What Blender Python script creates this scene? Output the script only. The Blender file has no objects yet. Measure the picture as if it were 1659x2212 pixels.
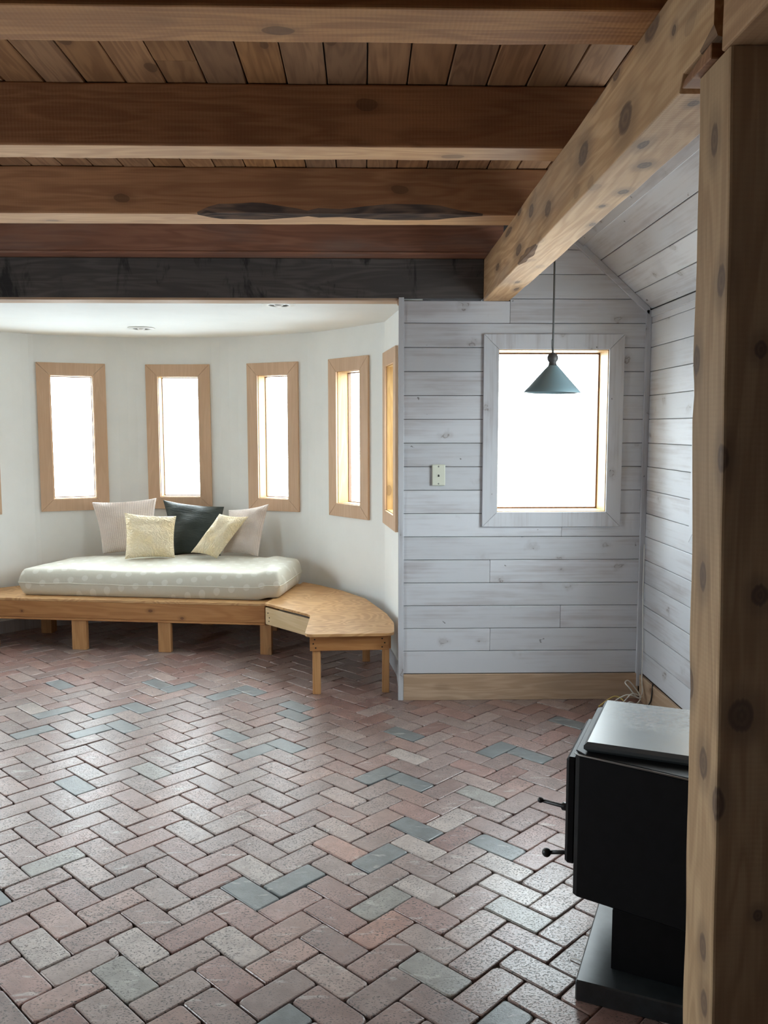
import bpy, bmesh, math, random
from mathutils import Vector, Matrix, noise

C = bpy.context.scene.collection
SC = bpy.context.scene
PI = math.pi

# ------------------------------------------------------------------ camera
def make_camera():
    p, y, r = math.radians(5.72), math.radians(1.29), math.radians(-0.028)
    fw = Vector((math.sin(y) * math.cos(p), math.cos(y) * math.cos(p), -math.sin(p)))
    rt0 = Vector((math.cos(y), -math.sin(y), 0))
    up0 = rt0.cross(fw)
    rt = rt0 * math.cos(r) + up0 * math.sin(r)
    up = up0 * math.cos(r) - rt0 * math.sin(r)
    cd = bpy.data.cameras.new('camera')
    cam = bpy.data.objects.new('camera', cd)
    C.objects.link(cam)
    m = Matrix((rt, up, -fw)).transposed().to_4x4()
    m.translation = Vector((0, 0, 1.556))
    cam.matrix_world = m
    cd.sensor_fit = 'HORIZONTAL'
    cd.sensor_width = 36.0
    cd.lens = 36.0 * 1829 / 1659
    cd.clip_start = 0.02
    SC.camera = cam
make_camera()

# ------------------------------------------------------------------ light
SKY = 24.0
GROUND = 12.0
FILL_WIN = (1.9, 2.9, .45, 1.95)        # glazed opening added in the left wall for side light, out of the picture
W = bpy.data.worlds.new('overcast_sky')
SC.world = W
W.use_nodes = True
wn = W.node_tree
wn.nodes.clear()
wo = wn.nodes.new('ShaderNodeOutputWorld')
wb = wn.nodes.new('ShaderNodeBackground')
wb.inputs['Color'].default_value = (0.87, 0.945, 1.0, 1)
wb.inputs['Strength'].default_value = SKY
wn.links.new(wb.outputs[0], wo.inputs[0])
# overcast sky: bright overhead, the snow-pale ground below the horizon dimmer
wtc = wn.nodes.new('ShaderNodeTexCoord')
wsx = wn.nodes.new('ShaderNodeSeparateXYZ')
wmr = wn.nodes.new('ShaderNodeMapRange')
wmr.interpolation_type = 'SMOOTHSTEP'
for k_, v_ in zip(('From Min', 'From Max', 'To Min', 'To Max'), (-.12, .22, GROUND, SKY)):
    wmr.inputs[k_].default_value = v_
wn.links.new(wtc.outputs['Generated'], wsx.inputs[0])
wn.links.new(wsx.outputs['Z'], wmr.inputs['Value'])
wn.links.new(wmr.outputs[0], wb.inputs['Strength'])

def portal(loc, normal, sx, sz):
    ld = bpy.data.lights.new('window_daylight', 'AREA')
    ld.shape = 'RECTANGLE'
    ld.size, ld.size_y = sx, sz
    ld.cycles.is_portal = True
    o = bpy.data.objects.new('window_daylight', ld)
    C.objects.link(o)
    o.location = loc
    o.rotation_euler = Vector(normal).to_track_quat('-Z', 'Z').to_euler()

SC.view_settings.view_transform = 'Standard'
SC.view_settings.look = 'None'
SC.view_settings.gamma = 1.0
SC.view_settings.use_curve_mapping = False
SC.view_settings.exposure = 0.0
SC.cycles.max_bounces = 14
SC.cycles.diffuse_bounces = 10
SC.cycles.glossy_bounces = 5
SC.cycles.transparent_max_bounces = 12
SC.cycles.sample_clamp_indirect = 6.0
SC.cycles.use_denoising = True

# ------------------------------------------------------------------ mesh helpers
class MB:
    """collects shapes in world or local space and links them as one mesh"""
    def __init__(s):
        s.bm = bmesh.new()
        s.bid = s.bm.faces.layers.float_color.new('bid') if hasattr(s.bm.faces.layers, 'float_color') else None
        s.cur = 0.0
    def verts(s, pts):
        return [s.bm.verts.new(p) for p in pts]
    def face(s, vs, mi=0, smooth=False):
        try:
            f = s.bm.faces.new(vs)
        except ValueError:
            return None
        f.material_index = mi
        f.smooth = smooth
        if s.bid is not None:
            f[s.bid] = (s.cur, (s.cur * 7.13) % 1, (s.cur * 3.71) % 1, 1)
        return f
    def rnd(s, rng):
        s.cur = rng.random()
    def hexa(s, p, mi=0, ch=0.0):
        """p: eight corners, bottom ring of four then top ring of four"""
        if ch <= 0:
            v = s.verts(p)
            for q in ((3, 2, 1, 0), (4, 5, 6, 7), (0, 1, 5, 4), (1, 2, 6, 5), (2, 3, 7, 6), (3, 0, 4, 7)):
                s.face([v[i] for i in q], mi)
            return v
        P = [Vector(x) for x in p]
        fs = ((3, 2, 1, 0), (4, 5, 6, 7), (0, 1, 5, 4), (1, 2, 6, 5), (2, 3, 7, 6), (3, 0, 4, 7))
        cen = sum(P, Vector()) / 8
        fv = {}
        for fi, q in enumerate(fs):
            for k, i in enumerate(q):
                a, b = P[q[k - 1]], P[q[(k + 1) % 4]]
                da, db = a - P[i], b - P[i]
                da = da.normalized() * min(ch, da.length * .3)
                db = db.normalized() * min(ch, db.length * .3)
                fv[fi, i] = s.bm.verts.new(P[i] + da + db)
        for fi, q in enumerate(fs):
            s.face([fv[fi, i] for i in q], mi)
        edges = {}
        for fi, q in enumerate(fs):
            for k in range(4):
                edges.setdefault(frozenset((q[k], q[(k + 1) % 4])), []).append((fi, q[k], q[(k + 1) % 4]))
        for e, l in edges.items():
            (f1, a, b), (f2, c, d) = l
            s.face([fv[f1, b], fv[f1, a], fv[f2, a], fv[f2, b]], mi)
        for i in range(8):
            f3 = [fi for fi, q in enumerate(fs) if i in q]
            vs = [fv[f, i] for f in f3]
            n = (vs[1].co - vs[0].co).cross(vs[2].co - vs[0].co)
            if n.dot(P[i] - cen) < 0:
                vs.reverse()
            s.face(vs, mi)
    def box(s, x0, x1, y0, y1, z0, z1, mi=0, ch=0.0, M=None):
        p = [(x0, y0, z0), (x1, y0, z0), (x1, y1, z0), (x0, y1, z0), (x0, y0, z1), (x1, y0, z1), (x1, y1, z1), (x0, y1, z1)]
        if M is not None:
            p = [M @ Vector(q) for q in p]
        s.hexa(p, mi, ch)
    def prism(s, pts, z0, z1, mi=0, ch=0.0, side_mi=None):
        """vertical prism over a counter-clockwise outline"""
        n = len(pts)
        side_mi = mi if side_mi is None else side_mi
        def inset(d):
            out = []
            for i in range(n):
                a, b, c = Vector(pts[i - 1]).to_2d(), Vector(pts[i]).to_2d(), Vector(pts[(i + 1) % n]).to_2d()
                e1, e2 = (b - a).normalized(), (c - b).normalized()
                n1, n2 = Vector((-e1.y, e1.x)), Vector((-e2.y, e2.x))
                m = (n1 + n2)
                m = m.normalized() * (d / max(.35, m.normalized().dot(n1)))
                out.append(b + m)
            return out
        rings = []
        if ch > 0:
            i2 = inset(ch)
            rings = [[(q.x, q.y, z0) for q in i2], [(*q[:2], z0 + ch) for q in pts], [(*q[:2], z1 - ch) for q in pts], [(q.x, q.y, z1) for q in i2]]
        else:
            rings = [[(*q[:2], z0) for q in pts], [(*q[:2], z1) for q in pts]]
        R = [s.verts(r) for r in rings]
        s.face(list(reversed(R[0])), mi)
        s.face(R[-1], mi)
        for a, b in zip(R, R[1:]):
            for i in range(n):
                j = (i + 1) % n
                s.face([a[i], a[j], b[j], b[i]], side_mi)
    def tube(s, pts, r, n=8, mi=0, cap=True):
        P = [Vector(p) for p in pts]
        rad = r if isinstance(r, (list, tuple)) else [r] * len(P)
        t0 = (P[1] - P[0]).normalized()
        u = t0.orthogonal().normalized()
        rings = []
        for i, p in enumerate(P):
            t = (P[min(i + 1, len(P) - 1)] - P[max(i - 1, 0)]).normalized()
            u = (u - t * u.dot(t)).normalized()
            v = t.cross(u)
            rings.append(s.verts([p + (u * math.cos(2 * PI * k / n) + v * math.sin(2 * PI * k / n)) * rad[i] for k in range(n)]))
        for a, b in zip(rings, rings[1:]):
            for k in range(n):
                s.face([a[k], a[(k + 1) % n], b[(k + 1) % n], b[k]], mi, True)
        if cap:
            s.face(list(reversed(rings[0])), mi)
            s.face(rings[-1], mi)
    def lathe(s, prof, n=32, mi=0, M=None, close=False):
        """prof: list of (radius, z)"""
        rings = []
        for r, z in prof:
            pts = [Vector((max(r, 1e-5) * math.cos(2 * PI * k / n), max(r, 1e-5) * math.sin(2 * PI * k / n), z)) for k in range(n)]
            if M is not None:
                pts = [M @ p for p in pts]
            rings.append(s.verts(pts))
        prs = list(zip(rings, rings[1:]))
        if close:
            prs.append((rings[-1], rings[0]))
        for a, b in prs:
            for k in range(n):
                s.face([a[k], a[(k + 1) % n], b[(k + 1) % n], b[k]], mi, True)
    def build(s, name, mats, parent=None, M=None, fixn=True):
        me = bpy.data.meshes.new(name)
        if fixn:
            bmesh.ops.recalc_face_normals(s.bm, faces=s.bm.faces)
        s.bm.to_mesh(me)
        s.bm.free()
        o = bpy.data.objects.new(name, me)
        for m in (mats if isinstance(mats, (list, tuple)) else [mats]):
            me.materials.append(m)
        C.objects.link(o)
        if M is not None:
            o.matrix_world = M
        if parent is not None:
            o.parent = parent
        return o

def tag(o, label=None, cat=None, group=None, kind=None):
    if label: o['label'] = label
    if cat: o['category'] = cat
    if group: o['group'] = group
    if kind: o['kind'] = kind
    return o

def empty(name, loc, rz=0.0):
    o = bpy.data.objects.new(name, None)
    C.objects.link(o)
    o.location = loc
    o.rotation_euler = (0, 0, rz)
    o.empty_display_size = .05
    return o

def smooth_arc(pts, i, r, n=4):
    """round corner i of an outline with n steps"""
    b = Vector(pts[i]); a = Vector(pts[i - 1]); c = Vector(pts[(i + 1) % len(pts)])
    p, q = b + (a - b).normalized() * r, b + (c - b).normalized() * r
    out = []
    for k in range(n + 1):
        t = k / n
        out.append(tuple(p * (1 - t) ** 2 + b * 2 * t * (1 - t) + q * t * t))
    return out

# ------------------------------------------------------------------ materials
class NT:
    def __init__(s, name):
        s.m = bpy.data.materials.new(name)
        s.m.use_nodes = True
        s.t = s.m.node_tree
        s.t.nodes.clear()
        s.out = s.n('ShaderNodeOutputMaterial')
    def n(s, typ, **kw):
        nd = s.t.nodes.new(typ)
        for k, v in kw.items():
            setattr(nd, k, v)
        return nd
    def l(s, a, b):
        s.t.links.new(a, b)
    def val(s, sock, v):
        if hasattr(v, 'bl_idname') or hasattr(v, 'is_output'):
            s.l(v, sock)
        else:
            sock.default_value = v
    def math(s, op, a, b=0.5, c=None, clamp=False):
        nd = s.n('ShaderNodeMath', operation=op)
        nd.use_clamp = clamp
        s.val(nd.inputs[0], a); s.val(nd.inputs[1], b)
        if c is not None: s.val(nd.inputs[2], c)
        return nd.outputs[0]
    def vmath(s, op, a, b=(0, 0, 0)):
        nd = s.n('ShaderNodeVectorMath', operation=op)
        s.val(nd.inputs[0], a); s.val(nd.inputs[1], b)
        return nd
    def noise(s, vec, scale, detail=3, rough=.5, dist=0.0):
        nd = s.n('ShaderNodeTexNoise')
        s.l(vec, nd.inputs['Vector'])
        nd.inputs['Scale'].default_value = scale
        nd.inputs['Detail'].default_value = detail
        nd.inputs['Roughness'].default_value = rough
        nd.inputs['Distortion'].default_value = dist
        return nd.outputs['Fac']
    def sstep(s, v, a, b, lo=0.0, hi=1.0):
        nd = s.n('ShaderNodeMapRange', interpolation_type='SMOOTHSTEP')
        s.l(v, nd.inputs['Value'])
        for k, x in zip(('From Min', 'From Max', 'To Min', 'To Max'), (a, b, lo, hi)):
            nd.inputs[k].default_value = x
        return nd.outputs[0]
    def mix(s, f, a, b, blend='MIX'):
        nd = s.n('ShaderNodeMix', data_type='RGBA', blend_type=blend)
        s.val(nd.inputs[0], f)
        for sock, v in ((nd.inputs[6], a), (nd.inputs[7], b)):
            if isinstance(v, tuple): sock.default_value = (*v[:3], 1)
            else: s.l(v, sock)
        return nd.outputs[2]
    def ramp(s, v, stops):
        nd = s.n('ShaderNodeValToRGB')
        s.l(v, nd.inputs[0])
        e = nd.color_ramp.elements
        while len(e) < len(stops): e.new(.5)
        for k, (p, c) in zip(e, stops):
            k.position = p; k.color = (*c, 1)
        return nd.outputs[0]
    def bump(s, h, strength, dist, normal=None):
        nd = s.n('ShaderNodeBump')
        s.l(h, nd.inputs['Height'])
        nd.inputs['Strength'].default_value = strength
        nd.inputs['Distance'].default_value = dist
        if normal is not None: s.l(normal, nd.inputs['Normal'])
        return nd.outputs[0]
    def bsdf(s, col, rough=.5, normal=None, metallic=0.0, spec=.5, **kw):
        b = s.n('ShaderNodeBsdfPrincipled')
        if isinstance(col, tuple): b.inputs['Base Color'].default_value = (*col[:3], 1)
        else: s.l(col, b.inputs['Base Color'])
        s.val(b.inputs['Roughness'], rough)
        b.inputs['Metallic'].default_value = metallic
        s.val(b.inputs['Specular IOR Level'], spec)
        if normal is not None: s.l(normal, b.inputs['Normal'])
        for k, v in kw.items():
            b.inputs[k].default_value = v
        s.l(b.outputs[0], s.out.inputs['Surface'])
        return b
    def coord(s, per_board=False, per_object=True):
        tc = s.n('ShaderNodeTexCoord')
        v = tc.outputs['Object']
        s.obj = v
        if per_object:
            oi = s.n('ShaderNodeObjectInfo')
            sc = s.vmath('SCALE', (37.0, 53.0, 71.0)); s.l(oi.outputs['Random'], sc.inputs['Scale'])
            v = s.vmath('ADD', v, sc.outputs[0]).outputs[0]
        if per_board:
            at = s.n('ShaderNodeAttribute', attribute_name='bid')
            s.bid = at.outputs['Color']
            sc = s.vmath('SCALE', at.outputs['Color']); sc.inputs['Scale'].default_value = 23.0
            v = s.vmath('ADD', v, sc.outputs[0]).outputs[0]
        return v

def scl(axis, along, across):
    return tuple(along if a == axis else across for a in 'xyz')

def wood(name, c_lo, c_hi, axis='x', knot_col=(.12, .06, .03), knots=1.0, rough=.6, per_board=False, per_object=True, marks=(), marks_soft=.35,
         var=.25, saw=0.0, bump=.25, spec=.35, stain=0.0, stain_col=(.02, .02, .02), grey=0.0, ringk=26.0, grain=1.0):
    """sawn timber: long grain, growth rings, knots; marks = [(x,y,z,r_along,r_across)] knots at set places in object space"""
    N = NT(name)
    v = N.coord(per_board, per_object)
    st = N.vmath('MULTIPLY', v, scl(axis, .9, 9.0)).outputs[0]
    broad = N.noise(st, 1.0, 3, .55, .4)
    rings = N.math('SINE', N.math('MULTIPLY', broad, ringk * 2), 0)
    rings = N.math('MULTIPLY_ADD', rings, .5, .5)
    fine = N.noise(N.vmath('MULTIPLY', v, scl(axis, 3.0, 130.0)).outputs[0], 1.0, 3, .6)
    g = N.math('ADD', N.math('MULTIPLY', rings, .38 * grain), N.math('MULTIPLY', fine, .62))
    g = N.math('ADD', N.math('MULTIPLY', N.math('SUBTRACT', broad, .5), .9), g, clamp=True)
    col = N.mix(N.sstep(g, .15, .95), c_lo, c_hi)
    big = N.noise(v, 1.6, 2)
    col = N.mix(N.math('MULTIPLY', N.sstep(big, .35, .7), var), col, tuple(x * .62 for x in c_lo))
    if per_board:
        sp = N.n('ShaderNodeSeparateColor'); N.l(N.bid, sp.inputs[0])
        hv = N.n('ShaderNodeHueSaturation')
        hv.inputs['Hue'].default_value = .5
        N.l(N.math('MULTIPLY_ADD', sp.outputs[1], .35 * var * 2, 1 - .35 * var), hv.inputs['Value'])
        N.l(N.math('MULTIPLY_ADD', sp.outputs[2], .15, .92), hv.inputs['Saturation'])
        N.l(col, hv.inputs['Color'])
        col = hv.outputs[0]
    kn = None
    if knots > 0:
        warp = N.n('ShaderNodeTexNoise'); N.l(v, warp.inputs['Vector']); warp.inputs['Scale'].default_value = 9.0
        wv = N.vmath('SCALE', N.vmath('SUBTRACT', warp.outputs['Color'], (.5, .5, .5)).outputs[0]); wv.inputs['Scale'].default_value = .03
        kv = N.vmath('ADD', v, wv.outputs[0]).outputs[0]
        vo = N.n('ShaderNodeTexVoronoi')
        N.l(N.vmath('MULTIPLY', kv, scl(axis, 3.0, 5.5)).outputs[0], vo.inputs['Vector'])
        vo.inputs['Scale'].default_value = 1.0
        d = vo.outputs['Distance']
        kn = N.math('MAXIMUM', N.sstep(d, .11, .13, knots, 0.0), N.sstep(d, .12, .24, .35 * knots, 0.0))
    for (x, y, z, ra, rc) in marks:
        dv = N.vmath('SUBTRACT', N.obj, (x, y, z)).outputs[0]
        wn_ = N.vmath('MULTIPLY', dv, scl(axis, 1 / ra, 1 / rc)).outputs[0]
        ln = N.vmath('LENGTH', wn_).outputs['Value']
        ln = N.math('ADD', ln, N.math('MULTIPLY', N.math('SUBTRACT', fine, .5), .45))
        ln = N.math('ADD', ln, N.math('MULTIPLY', N.math('SUBTRACT', big, .5), .8))
        ring = N.math('MULTIPLY_ADD', N.math('SINE', N.math('MULTIPLY', ln, 13.0), 0), .06, .86)
        k1 = N.math('MULTIPLY', N.sstep(ln, .75, 1.08, 1.0, 0.0), ring)
        k1 = N.math('MAXIMUM', k1, N.sstep(ln, 1.0, 2.4, marks_soft, 0.0))
        kn = k1 if kn is None else N.math('MAXIMUM', kn, k1)
    if kn is not None:
        col = N.mix(kn, col, knot_col)
    if grey > 0:
        gn = N.sstep(N.noise(N.vmath('MULTIPLY', v, scl(axis, 1.5, 6.0)).outputs[0], 1.0, 4), .45, .75, 0, grey)
        col = N.mix(gn, col, (.24, .21, .19))
    if stain > 0:
        sn = N.noise(N.vmath('MULTIPLY', v, (5.0, 5.0, 1.6)).outputs[0], 1.0, 5, .65, .8)
        sm = N.sstep(sn, .52, .62, 0, stain)
        col = N.mix(sm, col, stain_col)
    h = N.math('ADD', fine, N.math('MULTIPLY', rings, .25))
    if saw > 0:
        wv_ = N.n('ShaderNodeTexWave', wave_type='BANDS', bands_direction=axis.upper())
        N.l(v, wv_.inputs['Vector'])
        wv_.inputs['Scale'].default_value = 28.0
        wv_.inputs['Distortion'].default_value = 2.2
        wv_.inputs['Detail'].default_value = 2.0
        h = N.math('ADD', h, N.math('MULTIPLY', wv_.outputs['Fac'], saw * 2))
        col = N.mix(N.math('MULTIPLY', N.sstep(wv_.outputs['Fac'], .1, .6, 1, 0), saw * .35), col, tuple(x * .55 for x in c_lo))
    N.bsdf(col, rough, N.bump(h, bump, .002), spec=spec)
    return N.m

def whitewash(name, axis):
    N = NT(name)
    v = N.coord(True)
    fine = N.noise(N.vmath('MULTIPLY', v, scl(axis, 2.2, 70.0)).outputs[0], 1.0, 4, .6)
    patch = N.noise(N.vmath('MULTIPLY', v, scl(axis, 1.4, 5.0)).outputs[0], 1.0, 4, .6)
    rub = N.sstep(N.math('MULTIPLY_ADD', fine, .35, N.math('MULTIPLY', patch, .65)), .46, .68)
    col = N.mix(N.math('MULTIPLY', rub, .75), (.60, .615, .65), (.40, .375, .385))
    sp = N.n('ShaderNodeSeparateColor'); N.l(N.bid, sp.inputs[0])
    hv = N.n('ShaderNodeHueSaturation')
    N.l(N.math('MULTIPLY_ADD', sp.outputs[1], .14, .90), hv.inputs['Value']); N.l(col, hv.inputs['Color'])
    col = hv.outputs[0]
    warp = N.n('ShaderNodeTexNoise'); N.l(v, warp.inputs['Vector']); warp.inputs['Scale'].default_value = 22.0; warp.inputs['Detail'].default_value = 3
    wv = N.vmath('SCALE', N.vmath('SUBTRACT', warp.outputs['Color'], (.5, .5, .5)).outputs[0]); wv.inputs['Scale'].default_value = .07
    kv = N.vmath('ADD', v, wv.outputs[0]).outputs[0]
    vo = N.n('ShaderNodeTexVoronoi'); N.l(N.vmath('MULTIPLY', kv, scl(axis, 4.2, 6.5)).outputs[0], vo.inputs['Vector']); vo.inputs['Scale'].default_value = 1.0
    d = vo.outputs['Distance']
    ring = N.math('MULTIPLY', N.sstep(d, .06, .09), N.sstep(d, .09, .115, 1, 0))
    kn = N.math('ADD', N.math('MULTIPLY', ring, N.sstep(fine, .42, .58, .0, .7)), N.sstep(d, .03, .24, .34, 0), clamp=True)
    col = N.mix(kn, col, (.25, .22, .215))
    vo2 = N.n('ShaderNodeTexVoronoi'); N.l(N.vmath('MULTIPLY', kv, scl(axis, 5.0, 9.0)).outputs[0], vo2.inputs['Vector']); vo2.inputs['Scale'].default_value = 1.0
    col = N.mix(N.sstep(vo2.outputs['Distance'], .035, .055, .8, 0), col, (.10, .09, .09))
    N.bsdf(col, .62, N.bump(N.math('ADD', fine, N.math('MULTIPLY', kn, .6)), .22, .0015), spec=.3)
    return N.m

def plain(name, col, rough=.5, metallic=0.0, spec=.5, nz=0.0, nscale=60.0, bump=0.0, **kw):
    N = NT(name)
    v = N.coord()
    n1 = N.noise(v, nscale, 4, .6)
    c = N.mix(N.sstep(n1, .3, .75), tuple(x * (1 + nz) for x in col), tuple(x * (1 - nz) for x in col))
    N.bsdf(c, rough, N.bump(n1, bump, .002) if bump else None, metallic, spec, **kw)
    return N.m

def brick_mat():
    N = NT('brick_paver_fired_clay')
    v = N.coord(False, False)
    at = N.n('ShaderNodeAttribute', attribute_name='brick')
    ab = N.n('ShaderNodeAttribute', attribute_name='bid')
    sc = N.vmath('SCALE', ab.outputs['Color']); sc.inputs['Scale'].default_value = 31.0
    pv = N.vmath('ADD', v, sc.outputs[0]).outputs[0]
    cloud = N.noise(pv, 14.0, 4, .6)
    col = N.mix(N.sstep(cloud, .3, .72), N.mix(1.0, at.outputs['Color'], (.80, .78, .78), 'MULTIPLY'), N.mix(1.0, at.outputs['Color'], (1.14, 1.14, 1.14), 'MULTIPLY'))
    # pale lime bloom, in streaks across some bricks
    bl = N.noise(N.vmath('MULTIPLY', pv, (9.0, 34.0, 1.0)).outputs[0], 1.0, 3, .6, .6)
    col = N.mix(N.sstep(bl, .60, .72, 0, .42), col, (.56, .53, .50))
    grit = N.noise(N.vmath('MULTIPLY', pv, (130.0, 210.0, 150.0)).outputs[0], 1.0, 3, .6)
    spk = N.sstep(grit, .55, .62)
    dens = N.noise(pv, 7.0, 2)
    spk = N.math('MULTIPLY', spk, N.sstep(dens, .30, .55, .25, 1.0))
    smooth_b = N.math('SUBTRACT', 1.0, at.outputs['Alpha'])
    spk = N.math('MULTIPLY', spk, N.math('SUBTRACT', 1.0, N.math('MULTIPLY', smooth_b, .75)))
    col = N.mix(N.math('MULTIPLY', spk, .9), col, (.035, .03, .03))
    g2 = N.noise(pv, 320.0, 2)
    h = N.math('ADD', N.math('MULTIPLY', spk, -1.1), N.math('ADD', N.math('MULTIPLY', cloud, .9), N.math('MULTIPLY', g2, .35)))
    rough = N.math('ADD', N.math('MULTIPLY_ADD', smooth_b, .03, .26), N.math('MULTIPLY', cloud, .12))
    N.bsdf(col, rough, N.bump(h, .5, .0018), spec=.7)
    return N.m

def plywood():
    N = NT('fir_plywood')
    v = N.coord()
    s0 = N.noise(N.vmath('MULTIPLY', v, (2.2, 5.0, 5.0)).outputs[0], 1.0, 2, .5, .9)
    sw = N.math('MULTIPLY_ADD', N.math('SINE', N.math('MULTIPLY', s0, 75.0), 0), .5, .5)
    fine = N.noise(N.vmath('MULTIPLY', v, (8.0, 120.0, 120.0)).outputs[0], 1.0, 3)
    col = N.mix(N.sstep(sw, .1, .95), (.47, .255, .105), (.62, .375, .17))
    col = N.mix(N.math('MULTIPLY', fine, .35), col, (.40, .22, .10))
    pt = N.n('ShaderNodeTexVoronoi'); N.l(N.vmath('MULTIPLY', v, (4.0, 9.0, 9.0)).outputs[0], pt.inputs['Vector']); pt.inputs['Scale'].default_value = 1.0
    col = N.mix(N.sstep(pt.outputs['Distance'], .07, .13, .55, 0), col, (.25, .12, .05))
    N.bsdf(col, .42, N.bump(fine, .12, .001), spec=.45)
    return N.m

def fabric_dots():
    N = NT('satin_dot_mattress_ticking')
    v = N.coord(False, False)
    sx = N.n('ShaderNodeSeparateXYZ'); N.l(v, sx.inputs[0])
    def cell(a, off): 
        return N.math('SUBTRACT', N.math('FRACT', N.math('MULTIPLY_ADD', a, 9.5, off), 0), .5)
    b = N.math('ADD', sx.outputs['Y'], sx.outputs['Z'])
    cx, cy = cell(sx.outputs['X'], .2), cell(b, .35)
    row = N.math('FLOOR', N.math('MULTIPLY_ADD', b, 9.5, .35), 0)
    cx = cell(sx.outputs['X'], N.math('MULTIPLY', row, .5))
    d = N.math('SQRT', N.math('ADD', N.math('MULTIPLY', cx, cx), N.math('MULTIPLY', cy, cy)), 0)
    dot = N.sstep(d, .20, .235, 1, 0)
    wv = N.noise(N.vmath('MULTIPLY', v, (700, 700, 700)).outputs[0], 1.0, 1)
    fold = N.noise(v, 7.0, 3, .55)
    col = N.mix(dot, (.60, .58, .49), (.71, .70, .62))
    N.bsdf(col, N.math('MULTIPLY_ADD', dot, -.12, .48), N.bump(N.math('ADD', N.math('MULTIPLY', wv, .1), N.math('MULTIPLY', fold, 1.0)), .35, .02), spec=.5, **{'Sheen Weight': .25})
    return N.m

def cushion_mat(name, col, kind):
    N = NT(name)
    tc = N.n('ShaderNodeTexCoord')
    v = tc.outputs['UV']
    if kind == 'seersucker':
        a = N.n('ShaderNodeTexWave', wave_type='BANDS', bands_direction='X'); N.l(v, a.inputs['Vector']); a.inputs['Scale'].default_value = 8.5; a.inputs['Distortion'].default_value = .7; a.inputs['Detail Scale'].default_value = 6
        b = N.n('ShaderNodeTexWave', wave_type='BANDS', bands_direction='Y'); N.l(v, b.inputs['Vector']); b.inputs['Scale'].default_value = 13; b.inputs['Distortion'].default_value = 1.4
        h = N.math('ADD', N.math('MULTIPLY', a.outputs['Fac'], .7), N.math('MULTIPLY', b.outputs['Fac'], .6))
        c = N.mix(N.sstep(h, .1, .9), tuple(x * .78 for x in col), col)
        N.bsdf(c, .7, N.bump(h, .45, .006), spec=.25, **{'Sheen Weight': .2})
    elif kind == 'emboss':
        wob = N.n('ShaderNodeTexNoise'); N.l(v, wob.inputs['Vector']); wob.inputs['Scale'].default_value = 4.5; wob.inputs['Detail'].default_value = 3
        q = N.vmath('ADD', v, N.vmath('MULTIPLY', wob.outputs['Color'], (.55, .55, .55)).outputs[0]).outputs[0]
        a = N.n('ShaderNodeTexWave', wave_type='RINGS', rings_direction='SPHERICAL'); N.l(q, a.inputs['Vector']); a.inputs['Scale'].default_value = 4.2; a.inputs['Distortion'].default_value = 7.0; a.inputs['Detail'].default_value = 2; a.inputs['Detail Scale'].default_value = 1.6
        h = a.outputs['Fac']
        p = N.noise(v, 2.2, 2)
        c = N.mix(N.sstep(p, .4, .62), col, (col[0] * .99, col[1] * .95, col[2] * .84))
        c = N.mix(N.sstep(h, .0, .5, .16, 0), c, tuple(x * .6 for x in col))
        N.bsdf(c, .42, N.bump(h, .6, .010), spec=.4)
    else:
        h = N.noise(N.vmath('MULTIPLY', v, (5, 30, 1)).outputs[0], 1.0, 4, .6, .8)
        N.bsdf(col, .5, N.bump(h, .6, .010), spec=.3)
    return N.m

def glass_mat():
    N = NT('window_glass')
    tr = N.n('ShaderNodeBsdfTransparent'); gl = N.n('ShaderNodeBsdfGlossy')
    gl.inputs['Roughness'].default_value = .02
    tr.inputs['Color'].default_value = (.95, .975, .97, 1)
    lw = N.n('ShaderNodeLayerWeight'); lw.inputs['Blend'].default_value = .5
    fr = N.math('MULTIPLY_ADD', N.math('POWER', lw.outputs['Facing'], 5.0), .7, .035)
    mx = N.n('ShaderNodeMixShader')
    N.l(fr, mx.inputs[0]); N.l(tr.outputs[0], mx.inputs[1]); N.l(gl.outputs[0], mx.inputs[2])
    N.l(mx.outputs[0], N.out.inputs['Surface'])
    return N.m

def stove_top_mat():
    N = NT('worn_black_stove_top')
    v = N.coord(False, False)
    n1 = N.noise(v, 5.0, 3)
    sx = N.vmath('SUBTRACT', v, (.19, .43, 0)).outputs[0]
    ln = N.vmath('LENGTH', N.vmath('MULTIPLY', sx, (4.6, 5.5, 0)).outputs[0]).outputs['Value']
    sp = N.noise(N.vmath('MULTIPLY', v, (50, 110, 40)).outputs[0], 1.0, 4, .7)
    rust = N.math('MULTIPLY', N.sstep(ln, .3, 1.0, 1, 0), N.sstep(sp, .47, .56))
    col = N.mix(rust, (.075, .085, .093), (.075, .048, .04))
    N.bsdf(col, N.math('ADD', N.math('MULTIPLY_ADD', n1, .08, .30), N.math('MULTIPLY', rust, .3)), N.bump(sp, .06, .002), spec=.9)
    return N.m

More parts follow.
